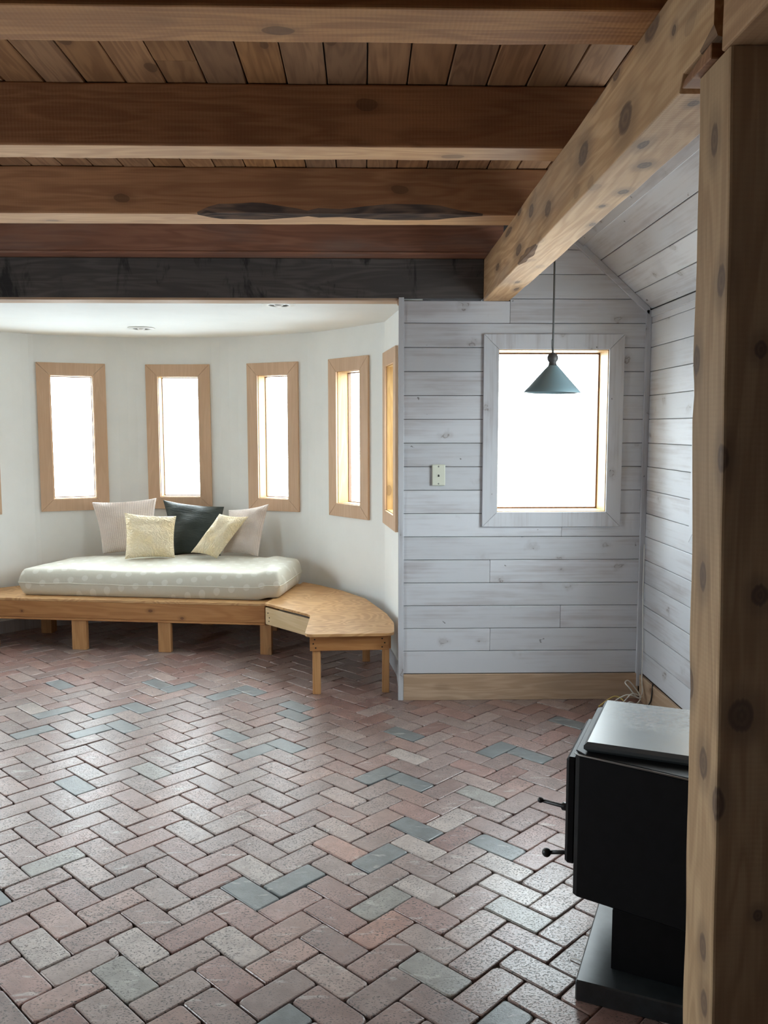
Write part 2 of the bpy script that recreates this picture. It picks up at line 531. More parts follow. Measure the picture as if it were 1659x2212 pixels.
M_ = {}
M_['joist'] = wood('rough_fir_joist', (.28, .13, .062), (.44, .225, .110), knots=.75, var=.45, saw=.12, rough=.7)
M_['joist_under'] = wood('pale_joist_underside', (.50, .275, .13), (.67, .415, .21), knots=.6, var=.25, rough=.6)  # paler, more golden wood tone on the underside faces of two joists
M_['joist_red'] = wood('reddish_fir_board', (.22, .098, .062), (.33, .155, .095), knots=.5, var=.4, grey=.5, rough=.7)
M_['bark'] = wood('dark_bark_edge', (.035, .022, .018), (.17, .10, .065), knots=0, var=.5, bump=.9, rough=.9)
M_['header'] = wood('charcoal_stained_header', (.065, .058, .056), (.115, .102, .096), knots=0, var=.3, stain=.85, stain_col=(.012, .012, .013), rough=.7)
M_['pale_strip'] = wood('pale_sawn_underside', (.42, .27, .17), (.58, .42, .29), knots=0, grey=.4)
M_['deck'] = wood('ceiling_plank', (.25, .125, .060), (.38, .205, .10), axis='y', knots=.8, per_board=True, var=.4, rough=.65, grain=1.4, ringk=30)
M_['trimwood'] = wood('smooth_pine_casing', (.57, .385, .255), (.69, .495, .35), axis='z', knots=0, var=.15, rough=.5, bump=.08, grain=.5)
M_['jamb'] = wood('golden_pine_jamb', (.46, .28, .105), (.58, .38, .17), axis='z', knots=.6, var=.15, rough=.5, bump=.08)
M_['basewood'] = wood('plain_pine_baseboard', (.42, .29, .19), (.55, .40, .28), knots=.8, var=.3, rough=.6, grey=.35)
M_['bench'] = wood('honey_fir_bench', (.42, .185, .062), (.56, .285, .108), knots=.8, var=.3, rough=.5)
M_['benchfront'] = wood('knotty_fir_front_board', (.40, .175, .06), (.54, .27, .10), knots=.0, var=.3, rough=.5, knot_col=(.13, .05, .02), marks=[(-.81, 0, .292, .020, .013), (-.585, 0, .245, .017, .012), (-1.75, 0, .27, .012, .010), (-2.25, 0, .25, .03, .012)])
M_['benchleg'] = wood('honey_fir_leg', (.42, .205, .078), (.55, .30, .13), axis='z', knots=.4, var=.3, rough=.55)
M_['lightply'] = wood('pale_plywood_apron', (.56, .40, .22), (.66, .50, .31), knots=.4, var=.2, rough=.55)
M_['ply'] = plywood()
M_['board_x'] = whitewash('whitewashed_pine_boards', 'x')
M_['board_y'] = whitewash('whitewashed_pine_boards_side', 'y')
M_['board_z'] = whitewash('whitewashed_pine_trim', 'z')
M_['groove'] = plain('dark_board_gap', (.09, .085, .085), .9)
M_['plaster'] = plain('off_white_plaster', (.845, .875, .87), .75, spec=.25, nz=.015, nscale=5, bump=.04)
M_['roomwall'] = plain('room_wall_warm', (.20, .16, .13), .8, spec=.2, nz=.05)
M_['brick'] = brick_mat()
M_['sand'] = plain('joint_sand', (.055, .048, .044), .95, spec=.1, nz=.4, nscale=90, bump=.4)
M_['glass'] = glass_mat()
M_['sash'] = wood('brown_window_sash', (.16, .085, .05), (.25, .14, .085), axis='z', knots=0, var=.2, bump=.05)
M_['stove'] = plain('black_stove_paint', (.006, .006, .007), .5, spec=.22, nz=.2, nscale=30)
M_['stove_top'] = stove_top_mat()
M_['stove_base'] = plain('dusty_black_steel', (.022, .026, .029), .34, spec=.8, nz=.35, nscale=24)
M_['iron'] = plain('black_iron', (.014, .014, .015), .4, spec=.5)
M_['lamp'] = plain('blue_grey_enamel', (.17, .25, .28), .30, spec=.5)
M_['lampdark'] = plain('dark_bronze', (.05, .047, .047), .45, spec=.4)
M_['cord'] = plain('dark_grey_cord', (.07, .07, .068), .7)
M_['ivory'] = plain('ivory_plastic', (.66, .68, .58), .35)
M_['screw'] = plain('steel_screw', (.30, .30, .29), .35, .8)
M_['black'] = plain('black_hole', (.01, .01, .01), .8)
M_['white_cord'] = plain('white_cable', (.72, .71, .67), .5)
M_['black_cord'] = plain('black_cable', (.012, .012, .012), .5)
M_['yellow_cord'] = plain('yellow_cable', (.62, .47, .16), .5)
M_['can_ring'] = plain('white_trim_ring', (.72, .73, .70), .4)
M_['can_in'] = plain('grey_reflector', (.25, .25, .24), .35, .3)
M_['can_bulb'] = plain('frosted_bulb', (.8, .8, .78), .3)
M_['mattress'] = fabric_dots()
M_['piping'] = plain('mattress_piping', (.66, .64, .55), .6)
M_['beige'] = cushion_mat('beige_seersucker', (.66, .57, .52), 'seersucker')
M_['cream'] = cushion_mat('cream_embossed_satin', (.82, .705, .50), 'emboss')
M_['green'] = cushion_mat('dark_green_satin', (.026, .034, .030), 'satin')

# ------------------------------------------------------------------ floor: herringbone bricks
YW = 4.721          # front plane of the far wall
XR = 1.582          # right wall
ZH = 2.245          # underside of header and girder
ZG = 2.470          # top of header and girder, underside of joists
ZD = 2.667          # underside of ceiling planks

def build_floor():
    PHI, w, ou, ov = .784633174, .103740749, 5.33245645, 1.20077829
    cs, sn = math.cos(PHI), math.sin(PHI)
    blue = {('u',6,14),('u',10,10),('u',11,19),('u',11,39),('u',13,37),('u',13,41),('u',14,18),('u',15,39),('u',17,29),('u',19,23),('u',20,40),('u',21,37),('u',25,21),('v',4,25),('v',10,19),('v',10,31),('v',15,36),('v',16,45),('v',17,18),('v',17,38),('v',18,15),('v',18,31),('v',19,28),('v',20,21),('v',20,41),('v',22,31),('v',23,32),('v',23,36),('v',24,25),('v',26,19),('v',31,20)}
    grn = {('u',6,26),('u',12,16),('v',5,18),('v',11,12),('v',13,30),('v',15,12),('v',21,18)}
    orng = {('u',11,15),('v',14,19)}
    pale = {('u',18,18),('v',4,21),('v',6,19),('v',8,17),('v',11,20),('v',13,42),('v',14,15),('v',16,13),('v',16,17),('v',17,14),('v',22,23)}
    rng = random.Random(11)
    me = bpy.data.meshes.new('floor')
    V, F, FM, COL, BID = [], [], [], [], []
    base = [((.285,.215,.195),5),((.30,.20,.178),4),((.27,.225,.21),4),((.33,.235,.205),3),((.24,.185,.17),3),((.345,.295,.27),2),((.26,.165,.145),3),((.31,.27,.25),2)]
    pool = [c for c, n in base for _ in range(n)]
    def brick(t, i, j):
        if t == 'u': cu, cv, hl, hw = i + 1, j + .5, 1.0, .5
        else: cu, cv, hl, hw = i + .5, j + 1, .5, 1.0
        X = ((cu + ou) * cs - (cv + ov) * sn) * w
        Y = ((cu + ou) * sn + (cv + ov) * cs) * w
        if not (-3.6 < X < 1.75 and .9 < Y < 7.3): return
        if (X + 1.5) ** 2 + (Y - 4.9) ** 2 > 2.15 ** 2 and Y > 4.95: return
        k = (t, i, j)
        a = 1.0
        if k in blue: c = (.135, .172, .178); a = 0.0
        elif k in grn: c = (.31, .315, .285); a = .6
        elif k in orng: c = (.42, .255, .205)
        elif k in pale: c = (.46, .41, .37)
        else: c = pool[rng.randrange(len(pool))]
        f = rng.uniform(.9, 1.1)
        c = tuple((x * .85 + y * .15) * f for x, y in zip(c, (.285, .195, .175)))
        c = tuple(x * y for x, y in zip(c, (.97, .875, .855) if a == 1.0 and k not in pale else (.92, .9, .9)))
        gap = .0017
        a2, b2 = hl * w - gap - rng.random() * .0012, hw * w - gap - rng.random() * .0012
        dz = rng.uniform(-.0016, .0016)
        tx, ty = rng.uniform(-.006, .006), rng.uniform(-.006, .006)
        rot = rng.gauss(0, .006)
        cr = [max(.003, rng.gauss(.0075, .0035)) for _ in range(4)]
        if rng.random() < .12: cr[rng.randrange(4)] = rng.uniform(.014, .022)
        def ring(ins, z):
            out = []
            for q, (sx, sy) in enumerate(((1, 1), (-1, 1), (-1, -1), (1, -1))):
                r_ = cr[q]
                x, y = sx * (a2 - ins), sy * (b2 - ins)
                p1 = (x, y - sy * r_); p2 = (x - sx * r_, y); pm = (x - sx * r_ * .3, y - sy * r_ * .3)
                seq = (p1, pm, p2) if sx * sy > 0 else (p2, pm, p1)
                out += [(px, py, z) for px, py in seq]
            res = []
            for px, py, z_ in out:
                px += rng.uniform(-.0006, .0006); py += rng.uniform(-.0006, .0006)
                qx, qy = px * math.cos(rot) - py * math.sin(rot), px * math.sin(rot) + py * math.cos(rot)
                gu, gv = cu * w + qx, cv * w + qy
                x = (gu + ou * w) * cs - (gv + ov * w) * sn
                y = (gu + ou * w) * sn + (gv + ov * w) * cs
                res.append((x, y, z_ + dz + tx * px + ty * py))
            return res
        b0 = len(V)
        for r_ in (ring(0, -.02), ring(0, -.0035), ring(.0012, -.001), ring(.0042, 0)):
            V.extend(r_)
        fs = []
        for q in range(3):
            for s in range(12):
                fs.append([b0 + q * 12 + s, b0 + q * 12 + (s + 1) % 12, b0 + q * 12 + 12 + (s + 1) % 12, b0 + q * 12 + 12 + s])
        fs.append([b0 + 36 + s for s in range(12)])
        bid = (rng.random(), rng.random(), rng.random(), 1)
        for f_ in fs:
            F.append(f_); FM.append(0); COL.append((*c, a)); BID.append(bid)
    for i in range(-45, 90):
        for j in range(-45, 90):
            if (i - j) % 4 == 0: brick('u', i, j)
            if (i - j) % 4 == 3: brick('v', i, j)
    # bed of sand below the bricks, and the plain slab behind the viewer
    b0 = len(V)
    V.extend([(-3.9, .9, -.011), (2.2, .9, -.011), (2.2, 7.6, -.011), (-3.9, 7.6, -.011)])
    F.append([b0, b0 + 1, b0 + 2, b0 + 3]); FM.append(1); COL.append((.1, .1, .1, 1)); BID.append((0, 0, 0, 1))
    b0 = len(V)
    V.extend([(-3.9, -4.2, -.004), (3.2, -4.2, -.004), (3.2, 1.0, -.004), (-3.9, 1.0, -.004)])
    F.append([b0, b0 + 1, b0 + 2, b0 + 3]); FM.append(0); COL.append((.27, .21, .19, 1)); BID.append((0, 0, 0, 1))
    me.from_pydata(V, [], F)
    me.materials.append(M_['brick']); me.materials.append(M_['sand'])
    me.polygons.foreach_set('material_index', FM)
    for nm, data in (('brick', COL), ('bid', BID)):
        at = me.attributes.new(nm, 'FLOAT_COLOR', 'CORNER')
        flat = []
        for f_, c in zip(F, data):
            flat += list(c) * len(f_)
        at.data.foreach_set('color', flat)
    me.update()
    o = bpy.data.objects.new('floor', me)
    C.objects.link(o)
    tag(o, kind='structure')
build_floor()

# ------------------------------------------------------------------ boarded walls
ROW0, PITCH = .152, .13153
SLX, SLZ = -.381 / .512, .342 / .512       # unit direction up the sloped ceiling, from the right wall's top
ZT = 2.202                                  # top of the right wall

def slope_x(z):                             # x of the sloped ceiling at height z
    return XR + (z - ZT) * SLX / SLZ

WX0, WX1, WZ0, WZ1 = .739, 1.352, 1.082, 1.982        # far window, inner edge of its casing

RY0, RY1, RZ0, RZ1 = 2.95, 3.95, 1.082, 1.982       # window in the right wall, behind the post

def build_far_wall():
    mb = MB()
    rng = random.Random(5)
    th = .016
    joints = {4: [.705], 6: [1.109], 2: [1.111], 1: [.71], 11: [], 5: []}
    for k in range(0, 20):
        z0, z1 = ROW0 + k * PITCH, ROW0 + (k + 1) * PITCH
        if k >= 16 and z0 > 2.78: continue
        spans = [(.21 if k < 16 else .80, XR)]
        if k == 15: spans = [(.21, .80), (.80, XR)]
        if z1 > WZ0 + .004 and z0 < WZ1 - .004:
            spans = [(.21, WX0 - .004), (WX1 + .004, XR)]
        out = []
        for a, b in spans:
            cuts = [j for j in joints.get(k, []) if a < j < b]
            pts = [a] + cuts + [b]
            out += list(zip(pts, pts[1:]))
        for a, b in out:
            mb.rnd(rng)
            dy = rng.uniform(-.0012, .0012)
            y0, y1 = YW + dy, YW + th
            g = .0014
            if k == 15 and b < .9: z1c = ZH - .001 + g
            else: z1c = z1
            xb0, xb1 = min(b, slope_x(z0)), min(b, slope_x(z1c))
            if xb1 <= a + .02: continue
            p = [(a + .0006, y0, z0 + g), (xb0 - .0006, y0, z0 + g), (xb0 - .0006, y1, z0 + g), (a + .0006, y1, z0 + g),
                 (a + .0006, y0, z1c - g), (xb1 - .0006, y0, z1c - g), (xb1 - .0006, y1, z1c - g), (a + .0006, y1, z1c - g)]
            mb.hexa(p, 0, .0022)
    # carcass behind the boards, with the opening
    yb0, yb1 = YW + th - .003, YW + .20
    for (x0, x1, z0, z1) in ((.207, .66, -.02, ZH - .001), (.66, WX0 - .012, -.02, 2.95), (WX1 + .012, 1.80, -.02, 2.95), (WX0 - .012, WX1 + .012, -.02, WZ0 - .012), (WX0 - .012, WX1 + .012, WZ1 + .012, 2.95)):
        mb.box(x0, x1, yb0, yb1, z0, z1, 1)
    tag(mb.build('wall_far', [M_['board_x'], M_['groove']]), kind='structure')

def build_right_wall():
    mb = MB()
    rng = random.Random(8)
    for k in range(0, 16):
        z0, z1 = ROW0 + k * PITCH, min(ROW0 + (k + 1) * PITCH, ZT)
        if z1 - z0 < .01: continue
        cuts = [YW, 1.9 - .5 * ((k * 7) % 4), -1.6]
        segs = list(zip(cuts, cuts[1:]))
        if z1 > RZ0 + .004 and z0 < RZ1 - .004:
            segs = [(YW, RY1 + .004), (RY0 - .004, cuts[1]), (cuts[1], cuts[2])]
        for b, a in segs:
            mb.rnd(rng)
            dx = rng.uniform(-.0012, .0012)
            g = .0014
            mb.box(XR + dx, XR + .016, a + .0006, b - .0006, z0 + g, z1 - g, 0, .0022)
    for (a, b, z0, z1) in ((-4.2, RY0 - .012, -.02, ZT + .25), (RY1 + .012, YW + .2, -.02, ZT + .25), (RY0 - .012, RY1 + .012, -.02, RZ0 - .012), (RY0 - .012, RY1 + .012, RZ1 + .012, ZT + .25)):
        mb.box(XR + .013, XR + .18, a, b, z0, z1, 1)
    tag(mb.build('wall_right', [M_['board_y'], M_['groove']]), kind='structure')

def build_slope():
    mb = MB()
    rng = random.Random(9)
    nx, nz = -SLZ, SLX                      # into the room... normal of the slope
    nrm = Vector((-SLZ, 0, -abs(SLX))).normalized()
    for k in range(0, 9):
        s0, s1 = k * .13, (k + 1) * .13
        mb.rnd(rng)
        d = rng.uniform(-.001, .001)
        def P(s, y, t):
            return Vector((XR + SLX * s, y, ZT + SLZ * s)) - nrm * (t)
        g = .0018
        y0, y1 = -1.6, YW
        mb.hexa([P(s0 + g, y0, d), P(s1 - g, y0, d), P(s1 - g, y1, d), P(s0 + g, y1, d),
                 P(s0 + g, y0, .016), P(s1 - g, y0, .016), P(s1 - g, y1, .016), P(s0 + g, y1, .016)], 0, .0022)
    mb.hexa([P(-.1, -4.2, .013), P(1.2, -4.2, .013), P(1.2, YW + .2, .013), P(-.1, YW + .2, .013),
             P(-.1, -4.2, .09), P(1.2, -4.2, .09), P(1.2, YW + .2, .09), P(-.1, YW + .2, .09)], 1)
    tag(mb.build('ceiling_slope', [M_['board_y'], M_['groove']]), kind='structure')

build_far_wall()
build_right_wall()
build_slope()

# plain boards at the foot of both walls
mb = MB(); mb.box(.217, XR - .016, YW - .013, YW + .006, 0, ROW0 - .002, 0, .002)
tag(mb.build('baseboard_far', M_['basewood']), kind='structure')
mb = MB(); mb.box(-2.4, YW - .02, -.006, .013, 0, ROW0 - .006, 0, .002, Matrix.Identity(4))
o = mb.build('baseboard_right', M_['basewood'], None, Matrix(((0, -1, 0, XR), (1, 0, 0, 0), (0, 0, 1, 0), (0, 0, 0, 1))))
tag(o, kind='structure')

# white trims
def trim(name, fn, mat='board_z'):
    mb = MB(); fn(mb)
    tag(mb.build(name, M_[mat]), kind='structure')
trim('trim_1', lambda m: m.box(.187, .2165, YW - .012, YW + .024, 0, 2.262, 0, .002))
trim('trim_2', lambda m: m.box(XR - .030, XR, YW - .014, YW + .005, .075, ZT - .004, 0, .002))
def rake(m):
    nrm = Vector((-SLZ, 0, -abs(SLX))).normalized()
    def P(s, y, t): return Vector((XR + SLX * s, y, ZT + SLZ * s)) + nrm * t
    m.hexa([P(-.012, YW - .014, .034), P(.95, YW - .014, .034), P(.95, YW + .004, .034), P(-.012, YW + .004, .034),
            P(.012, YW - .014, .001), P(.95, YW - .014, .001), P(.95, YW + .004, .001), P(.012, YW + .004, .001)], 0, .002)
trim('trim_3', rake, 'board_x')
def batten(m):
    nrm = Vector((-SLZ, 0, -abs(SLX))).normalized()
    def P(s, y, t): return Vector((XR + SLX * s, y, ZT + SLZ * s)) + nrm * t
    for s0, s1, t in ((.515, .56, .014),):
        m.hexa([P(s0, -1.6, t), P(s1, -1.6, t), P(s1, YW - .02, t), P(s0, YW - .02, t),
                P(s0, -1.6, 0), P(s1, -1.6, 0), P(s1, YW - .02, 0), P(s0, YW - .02, 0)], 0, .002)
trim('trim_4', batten, 'board_y')
trim('trim_5', lambda m: m.box(XR - .006, XR + .004, -1.6, YW - .016, ZT - .045, ZT - .006, 0, .002), 'board_y')

# ------------------------------------------------------------------ far window
def mitred_frame(mb, x0, x1, z0, z1, w, y0, y1, ch=.0015, mi=0):
    """four mitred boards around an opening of outer size; each board keeps its own edge"""
    g = .0007
    O = [(x0, z0), (x1, z0), (x1, z1), (x0, z1)]
    I = [(x0 + w, z0 + w), (x1 - w, z0 + w), (x1 - w, z1 - w), (x0 + w, z1 - w)]
    rng = random.Random(int(abs(x0 + z0) * 1000))
    for k in range(4):
        a, b = O[k], O[(k + 1) % 4]; c, d = I[(k + 1) % 4], I[k]
        dx, dz = b[0] - a[0], b[1] - a[1]
        L = math.hypot(dx, dz); ux, uz = dx / L * g, dz / L * g
        mb.rnd(rng)
        a, d = (a[0] + ux, a[1] + uz), (d[0] + ux, d[1] + uz)
        b, c = (b[0] - ux, b[1] - uz), (c[0] - ux, c[1] - uz)
        q = [a, b, c, d]
        mb.hexa([(p[0], y0, p[1]) for p in q] + [(p[0], y1, p[1]) for p in q], mi, ch)

def open_box(mb, x0, x1, z0, z1, y0, y1, t, mi=0):
    mb.box(x0, x0 + t, y0, y1, z0, z1, mi)
    mb.box(x1 - t, x1, y0, y1, z0, z1, mi)
    mb.box(x0 + t, x1 - t, y0, y1, z0, z0 + t, mi)
    mb.box(x0 + t, x1 - t, y0, y1, z1 - t, z1, mi)

def window(name, M, x0, x1, z0, z1, casing_w, mat_casing, mat_jamb, mat_sash, depth, sash_w, proud=.017):
    """local frame: x along the wall, y outward, z up; x0..z1 the inner edge of the casing"""
    root = bpy.data.objects.new(name, None)
    C.objects.link(root); root.matrix_world = M; root.empty_display_size = .05
    tag(root, kind='structure')
    mb = MB(); mitred_frame(mb, x0 - casing_w, x1 + casing_w, z0 - casing_w, z1 + casing_w, casing_w, -proud, -.0005)
    mb.build('window_frame', mat_casing, root)
    mb = MB(); open_box(mb, x0 - .011, x1 + .011, z0 - .011, z1 + .011, -.001, depth, .015)
    mb.build('window_jamb', mat_jamb, root)
    mb = MB(); open_box(mb, x0 + .004, x1 - .004, z0 + .004, z1 - .004, depth - .028, depth - .002, sash_w)
    mb.build('window_sash', mat_sash, root)
    mb = MB(); mb.box(x0 + .006, x1 - .006, depth - .016, depth - .012, z0 + .006, z1 - .006)
    mb.build('window_pane', M_['glass'], root)
    c = M @ Vector(((x0 + x1) / 2, depth + .03, (z0 + z1) / 2))
    nrm = -(M.to_3x3() @ Vector((0, 1, 0)))
    portal(c, nrm, x1 - x0 + .03, z1 - z0 + .03)
    return root

window('window_1', Matrix.Translation((0, YW, 0)), WX0, WX1, WZ0, WZ1, .083, M_['board_z'], M_['jamb'], M_['sash'], .19, .008)

window('window_10', Matrix(((0, 1, 0, XR), (-1, 0, 0, 0), (0, 0, 1, 0), (0, 0, 0, 1))), -RY1, -RY0, RZ0, RZ1, .083, M_['board_z'], M_['jamb'], M_['sash'], .17, .008)

# ------------------------------------------------------------------ round alcove
def facet(cx, cy, ang):
    """line through (cx,cy); returns point, along (left to right seen from inside), outward normal"""
    a = math.radians(ang)
    al = Vector((math.cos(a), math.sin(a)))
    return Vector((cx, cy)), al, Vector((-al.y, al.x))
OUTS = .018
FAC = [facet(-3.27, 5.47, 72.0), facet(-2.887, 6.19, 47.0), facet(-2.264, 6.658, 21.0), facet(-1.478, 6.79, -2.5), facet(-.714, 6.586, -27.0), facet(-.124, 6.086, -52.0), facet(.153, 5.48, -82.9)]
FAC = [(p + n * OUTS, a, n) for p, a, n in FAC]
WN0, WN1 = .907, 2.050         # outer edges of the casings
CW = .095                      # casing width
HW = [.25, .25, .252, .255, .232, .235, .272]       # half widths of the casings
ZC = 2.259                     # alcove ceiling

def isect(p, d, q, e):
    den = d.x * e.y - d.y * e.x
    t = ((q.x - p.x) * e.y - (q.y - p.y) * e.x) / den
    return p + d * t

def build_alcove():
    # inner outline: flats at the windows, short arcs between
    start = Vector((-3.40, YW)); end = Vector((.2055, YW + .020))
    V = []
    for (p, a, n), (q, b, m) in zip(FAC, FAC[1:]):
        V.append(isect(p, a, q, b))
    pts, win = [start], []
    for k, (p, a, n) in enumerate(FAC):
        h = HW[k] + .012
        pts.append(p - a * h)
        win.append(len(pts) - 1)
        pts.append(p + a * h)
        if k < len(FAC) - 1:
            v = V[k]; q, b, m = FAC[k + 1]
            p1, p2 = p + a * h, q - b * (HW[k + 1] + .012)
            for t in (.25, .5, .75):
                pts.append(p1 * (1 - t) ** 2 + v * 2 * t * (1 - t) + p2 * t * t)
    pts.append(end)
    n_ = len(pts)
    outp = []
    for i in range(n_):
        a = (pts[i] - pts[max(i - 1, 0)]); b = (pts[min(i + 1, n_ - 1)] - pts[i])
        d = (a.normalized() if a.length > 1e-6 else Vector((0, 0))) + (b.normalized() if b.length > 1e-6 else Vector((0, 0)))
        d.normalize()
        outp.append(pts[i] + Vector((-d.y, d.x)) * .115)
    outp[-1] = Vector((.32, YW + .020))
    mb = MB()
    zb, zt = -.02, 2.262
    smooth_faces = []
    def piece(i, z0, z1, t0=0.0, t1=1.0):
        a, b, c, d = pts[i].lerp(pts[i + 1], t0), pts[i].lerp(pts[i + 1], t1), outp[i].lerp(outp[i + 1], t1), outp[i].lerp(outp[i + 1], t0)
        mb.hexa([(a.x, a.y, z0), (b.x, b.y, z0), (c.x, c.y, z0), (d.x, d.y, z0), (a.x, a.y, z1), (b.x, b.y, z1), (c.x, c.y, z1), (d.x, d.y, z1)])
    for i in range(n_ - 1):
        if i in win:
            k = win.index(i)
            L = (pts[i + 1] - pts[i]).length
            wi = HW[k] - CW + .013
            t0, t1 = .5 - wi / L, .5 + wi / L
            piece(i, zb, WN0 + CW - .013); piece(i, WN1 - CW + .013, zt)
            piece(i, WN0 + CW - .013, WN1 - CW + .013, 0, t0); piece(i, WN0 + CW - .013, WN1 - CW + .013, t1, 1)
        else:
            piece(i, zb, zt)
    tag(mb.build('wall_alcove', M_['plaster']), kind='structure')
    # ceiling of the alcove
    mb = MB()
    ring = [(p.x, p.y) for p in outp]
    ring = [(q.x, q.y) for q in [pts[0] + Vector((-.1, .135))] + outp[1:-1] + [Vector((.32, YW + .139))]]
    mb.prism(list(reversed(ring)), ZC, ZC + .06)
    tag(mb.build('ceiling_alcove', M_['plaster']), kind='structure')
    # low board round the foot of the alcove wall
    mb = MB()
    for i in range(0, n_ - 1):
        a, b = pts[i], pts[i + 1]
        if (b - a).length < .01: continue
        d = (b - a).normalized(); nn = Vector((d.y, -d.x)) * .010
        q = [a + nn, b + nn, b, a]
        mb.hexa([(p.x, p.y, 0) for p in q] + [(p.x, p.y, .095) for p in q], 0)
    tag(mb.build('baseboard_alcove', M_['board_z']), kind='structure')
    for k, (p, a, n) in enumerate(FAC):
        M = Matrix(((a.x, n.x, 0, p.x), (a.y, n.y, 0, p.y), (0, 0, 1, 0), (0, 0, 0, 1)))
        window('window_%d' % (k + 2), M, -HW[k] + CW, HW[k] - CW, WN0 + CW, WN1 - CW, CW, M_['trimwood'], M_['jamb'], M_['sash'], .118, .005, OUTS)
build_alcove()

# other walls of the room, outside the picture
LWX = -3.45
def room_shell():
    mb = MB()
    wy0, wy1, wz0, wz1 = FILL_WIN
    x0, x1 = LWX - .16, LWX
    for (a, b, z0, z1) in ((-4.2, wy0, -.02, 2.72), (wy1, YW + .02, -.02, 2.72), (wy0, wy1, -.02, wz0), (wy0, wy1, wz1, 2.72)):
        mb.box(x0, x1, a, b, z0, z1)
    tag(mb.build('wall_left', M_['roomwall']), kind='structure')
    mb = MB(); mb.box(LWX - .16, XR + .18, -4.36, -4.2, -.02, 3.3)
    tag(mb.build('wall_back', M_['roomwall']), kind='structure')
    mb = MB()
    mb.box(LWX - .16, .2, YW + .137, YW + .25, ZC + .03, 2.95)
    mb.box(LWX - .16, -3.36, YW + .004, YW + .25, -.02, 2.95)
    mb.box(.2, .80, YW + .137, YW + .25, ZC + .03, 2.95)
    tag(mb.build('wall_upper', M_['plaster']), kind='structure')
    M = Matrix(((0, -1, 0, LWX), (1, 0, 0, 0), (0, 0, 1, 0), (0, 0, 0, 1)))
    window('window_9', M, wy0, wy1, wz0, wz1, .09, M_['trimwood'], M_['jamb'], M_['sash'], .15, .03)  # added window, out of view, only there for side light
room_shell()

# ------------------------------------------------------------------ ceiling planks
def build_deck():
    mb = MB()
    rng = random.Random(21)
    x = -1.029 + .13 * -19
    k = 0
    while x < .84:
        x1 = min(x + .13, .86)
        cuts = [YW + .02, rng.uniform(.2, 3.0), -4.2]
        for b, a in zip(cuts, cuts[1:]):
            mb.rnd(rng)
            d = rng.uniform(-.002, .002)
            mb.box(x + .0022, x1 - .0022, a + .001, b - .001, ZD + d, ZD + .035, 0, .003)
        x += .13
    mb.box(LWX - .16, .86, -4.2, YW + .24, ZD + .03, ZD + .07, 1)
    mb.box(.80, .86, -4.2, YW + .2, ZD + .03, 3.0, 1)
    tag(mb.build('ceiling', [M_['deck'], M_['groove']]), kind='structure')
build_deck()

# ------------------------------------------------------------------ timbers
def timber(name, p0, axis, L, wid, hgt, mats, nseg=40, ch=.006, wane=None, seed=0, wob=.002, lean=None, under=0, notch=None):
    """sawn timber running along its local X from its origin, section +-wid/2 in local Y and 0..hgt in local Z.
    wane: {corner: f(t)->size}, corners counted 0 (y-,z0) 1 (y+,z0) 2 (y+,z1) 3 (y-,z1)"""
    mb = MB()
    wane = wane or {}
    rings, wan = [], []
    for i in range(nseg + 1):
        t = i / nseg
        x = L * t
        pts = []
        big = []
        cz = [(-wid / 2, 0), (wid / 2, 0), (wid / 2, hgt), (-wid / 2, hgt)]
        dirs = [((1, 0), (0, 1)), ((-1, 0), (0, 1)), ((-1, 0), (0, -1)), ((1, 0), (0, -1))]
        for c in range(4):
            s1 = s2 = ch
            if c in wane:
                e = wane[c](t)
                s1, s2 = max(ch, e[0]), max(ch, e[1])
            y, z = cz[c]
            nz = noise.noise((x * 4 + seed * 7.3, c * 5.1, seed * 1.7)) * wob
            if notch and c < 2: z += notch(t)
            y += nz * (1 if y > 0 else -1); z += nz * (1 if z > 0 else -1)
            (ay, az), (by, bz) = dirs[c]
            pa = (y + ay * s1, z + az * s1)      # along the y side
            pb = (y + by * s2, z + bz * s2)      # along the z side
            pm = ((pa[0] + pb[0]) / 2 * .55 + y * .45, (pa[1] + pb[1]) / 2 * .55 + z * .45)
            seq = (pb, pm, pa) if c in (0, 2) else (pa, pm, pb)
            pts += [(x, q[0], q[1]) for q in seq]
            big += [max(s1, s2) > ch * 1.7] * 3
        rings.append(mb.verts(pts)); wan.append(big)
    for i in range(nseg):
        a, b = rings[i], rings[i + 1]
        for k in range(12):
            j = (k + 1) % 12
            inc = (k % 3) != 2
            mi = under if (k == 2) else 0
            mi = 1 if (inc and wan[i][k] and wan[i + 1][k] and len(mats) > 1) else mi
            mb.face([a[k], a[j], b[j], b[k]], mi)
    mb.face(list(reversed(rings[0]))); mb.face(rings[-1])
    R = {'x': Matrix.Identity(3), 'y': Matrix(((0, -1, 0), (1, 0, 0), (0, 0, 1))), 'z': Matrix(((0, 0, -1), (0, 1, 0), (1, 0, 0)))}[axis]
    M = R.to_4x4(); M.translation = Vector(p0)
    if lean is not None:
        M = M @ lean
    return mb.build(name, mats, None, M)

